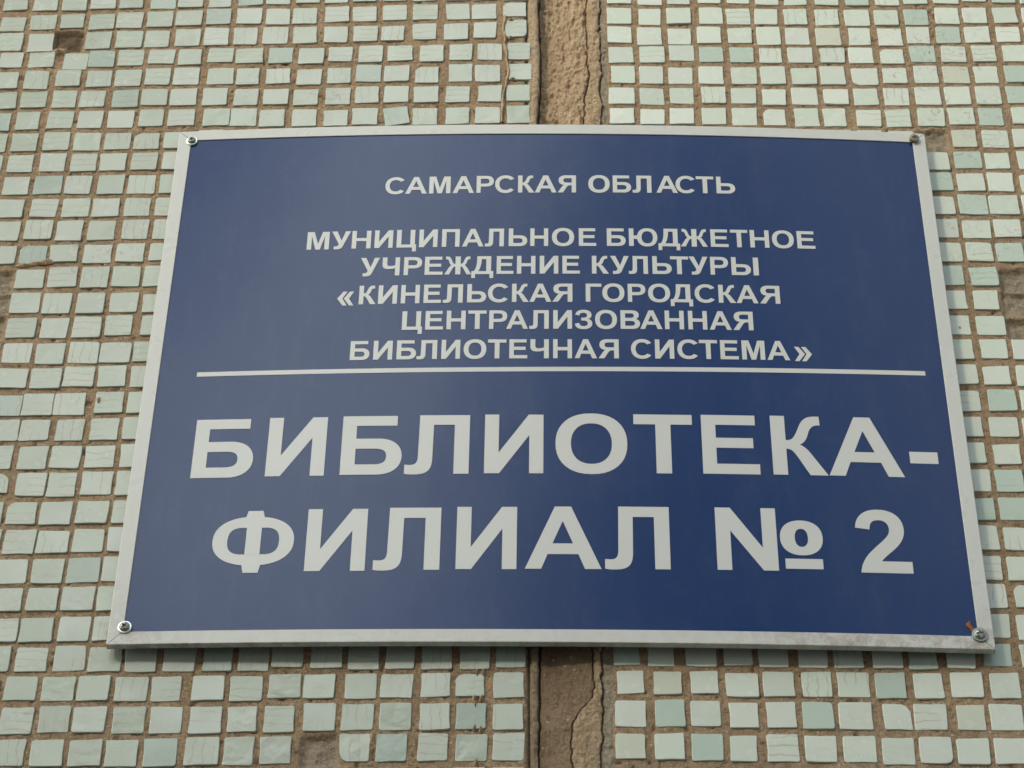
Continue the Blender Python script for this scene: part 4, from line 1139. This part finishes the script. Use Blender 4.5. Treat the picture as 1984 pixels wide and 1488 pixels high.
def add_letter(ch, u0, u1, vb, vt):
    V, T = [], []
    def dens(p):
        out = []
        for i in range(len(p)):
            a, b = p[i], p[(i + 1) % len(p)]
            out.append(a)
            if (u1 - u0) * abs(b[0] - a[0]) > 14 or (vt - vb) * abs(b[1] - a[1]) > 25:
                out += [(a[0] + (b[0] - a[0]) * t, a[1] + (b[1] - a[1]) * t) for t in (1 / 3, 2 / 3)]
        return out
    for loops in G[ch]:
        polys = []
        for p in loops:
            q = [p[0]]
            for x in p[1:]:
                if math.hypot(x[0] - q[-1][0], x[1] - q[-1][1]) > 1e-4:
                    q.append(x)
            if math.hypot(q[0][0] - q[-1][0], q[0][1] - q[-1][1]) < 1e-4:
                q.pop()
            polys.append(dens(q))
        tri = tessellate_polygon([[Vector((x, y, 0)) for x, y in p] for p in polys])
        base = len(V)
        flat = [pt for p in polys for pt in p]
        for x, y in flat:
            V.append(spos((u0 + x * (u1 - u0)) / 1000, (vb + y * (vt - vb)) / 1000, -0.00055))
        for t in tri:
            a, b, c = (flat[i] for i in t)
            ar = (b[0] - a[0]) * (c[1] - a[1]) - (c[0] - a[0]) * (b[1] - a[1])
            T.append(tuple(base + i for i in (t if ar > 0 else t[::-1])))
    og = spos((u0 + u1) / 2000, vb / 1000, 0)
    board_part("letter", V, MAT_LETTER, tris=T, smooth=False, origin=og)


for line in LETTERS:
    for ch, u0, u1, vb, vt in line:
        add_letter(ch, u0, u1, vb, vt)


# ---- screws
def head_mesh(name, R, prof, recess=0.0, rw=0.0, ang=0.0, rings=30, seg=72, arm=1.1):
    """turned head, axis -y; prof(q) height for q=r/R; cross recess cut into it"""
    V = [(0, -(prof(0) - recess), 0)]
    for i in range(1, rings + 1):
        r = R * i / rings
        for k in range(seg):
            a = 2 * math.pi * k / seg
            x, z = r * math.cos(a), r * math.sin(a)
            xr, zr = x * math.cos(ang) + z * math.sin(ang), -x * math.sin(ang) + z * math.cos(ang)
            d = 0.0
            if recess:
                for p, q in ((xr, zr), (zr, xr)):
                    L = arm * 0.5 * R
                    m = float(sstep(rw * 1.15, rw * 0.75, abs(q))) * float(sstep(L * 1.12, L * 0.8, abs(p)))
                    d = max(d, m * recess * (1 - 0.45 * abs(p) / L))
            V.append((x, -(prof(i / rings) - d), z))
    T = [(0, 1 + k, 1 + (k + 1) % seg) for k in range(seg)]
    Q = []
    for i in range(rings - 1):
        for k in range(seg):
            a, b = 1 + i * seg + k, 1 + i * seg + (k + 1) % seg
            Q.append((a, a + seg, b + seg, b))
    # skirt down to the board
    n0 = len(V)
    for k in range(seg):
        a = 2 * math.pi * k / seg
        V.append((R * 0.99 * math.cos(a), 0.0006, R * 0.99 * math.sin(a)))
    for k in range(seg):
        a, b = 1 + (rings - 1) * seg + k, 1 + (rings - 1) * seg + (k + 1) % seg
        Q.append((a, n0 + k, n0 + (k + 1) % seg, b))
    return mesh_np(name, V, quads=Q, tris=[t[::-1] for t in T] if False else T)


def place_screw(u, v, kind, label=None):
    p = spos(u, v, 0)
    if kind == 'rusty':
        me = head_mesh("screw", 0.0037, lambda q: 0.0036 - 0.0006 * q ** 3, 0.0015, 0.00055, 0.1)
        s = link("screw", me, MAT_RUSTY, board, tuple(p - ORG))
        s.rotation_euler = (0.10, 0, 0.16)
        # shank and crescent of plastic plug behind the head
        V, Q = [], []
        for h in (-0.0002, 0.006):
            for k in range(16):
                a = 2 * math.pi * k / 16
                V.append((0.0021 * math.cos(a), h - 0.0015, 0.0021 * math.sin(a)))
        for k in range(16):
            Q.append((k, (k + 1) % 16, 16 + (k + 1) % 16, 16 + k))
        link("shank", mesh_np("shank", V, quads=Q), MAT_RUSTY, s)
    elif kind == 'flange':
        def pf(q):
            return 0.0012 + (0.0021 * math.sqrt(max(0, 1 - (q / 0.72) ** 2)) if q < 0.72 else 0.0) + 0.0003 * (1 - q)
        me = head_mesh("screw", 0.0054, pf, 0.0020, 0.00060, 0.15, arm=0.95)
        s = link("screw", me, MAT_ZINC, board, tuple(p - ORG))
        s.rotation_euler = (0.03, 0, 0.05)
    else:
        R = 0.0050 if kind == 'big' else 0.0047
        me = head_mesh("screw", R * 0.72, lambda q: 0.0012 + 0.0021 * math.sqrt(max(0, 1 - (q * 0.97) ** 2)), 0.0022, 0.00060, 0.75 if kind == 'big' else 0.5)
        s = link("screw", me, MAT_ZINC, board, tuple(p - ORG))
        s.rotation_euler = (0.02, 0, -0.06)
        wme = head_mesh("washer", R, lambda q: 0.0011 - 0.00035 * max(0, q - 0.9) * 10, rings=12)
        link("washer", wme, MAT_WASHER, s)
    if label:
        s["label"] = label
    return s


place_screw(-0.2874, 0.2368, 'small')
place_screw(0.2891, 0.2407, 'rusty', "dull brown rusty cross-head screw standing proud of the frame")
place_screw(-0.2872, -0.2348, 'big')
place_screw(0.2888, -0.2373, 'flange', "bright flanged cross-head screw without a washer")

# rusty flake beside the lower right screw
V, Q = [], []
spine = [(0.2832, -0.2262, 0.5), (0.2824, -0.2280, 1.1), (0.2828, -0.2298, 1.35), (0.2838, -0.2314, 1.2), (0.2845, -0.2330, 0.9), (0.2850, -0.2346, 0.6)]
for i, (u, v, w) in enumerate(spine):
    for k in range(6):
        q = k / 5 * 2 - 1
        V.append(spos(u + q * w * 1.45 / 1000, v + 0.0004 * math.sin(k * 2.1 + i), -0.0005 + 0.0013 * (1 - q * q) + 0.0003 * math.sin(i * 3 + k * 2)))
for i in range(len(spine) - 1):
    for k in range(5):
        a = i * 6 + k
        Q.append((a, a + 6, a + 7, a + 1))
board_part("rust_flake", V, MAT_RUST, quads=Q, origin=spos(0.2835, -0.23, 0))
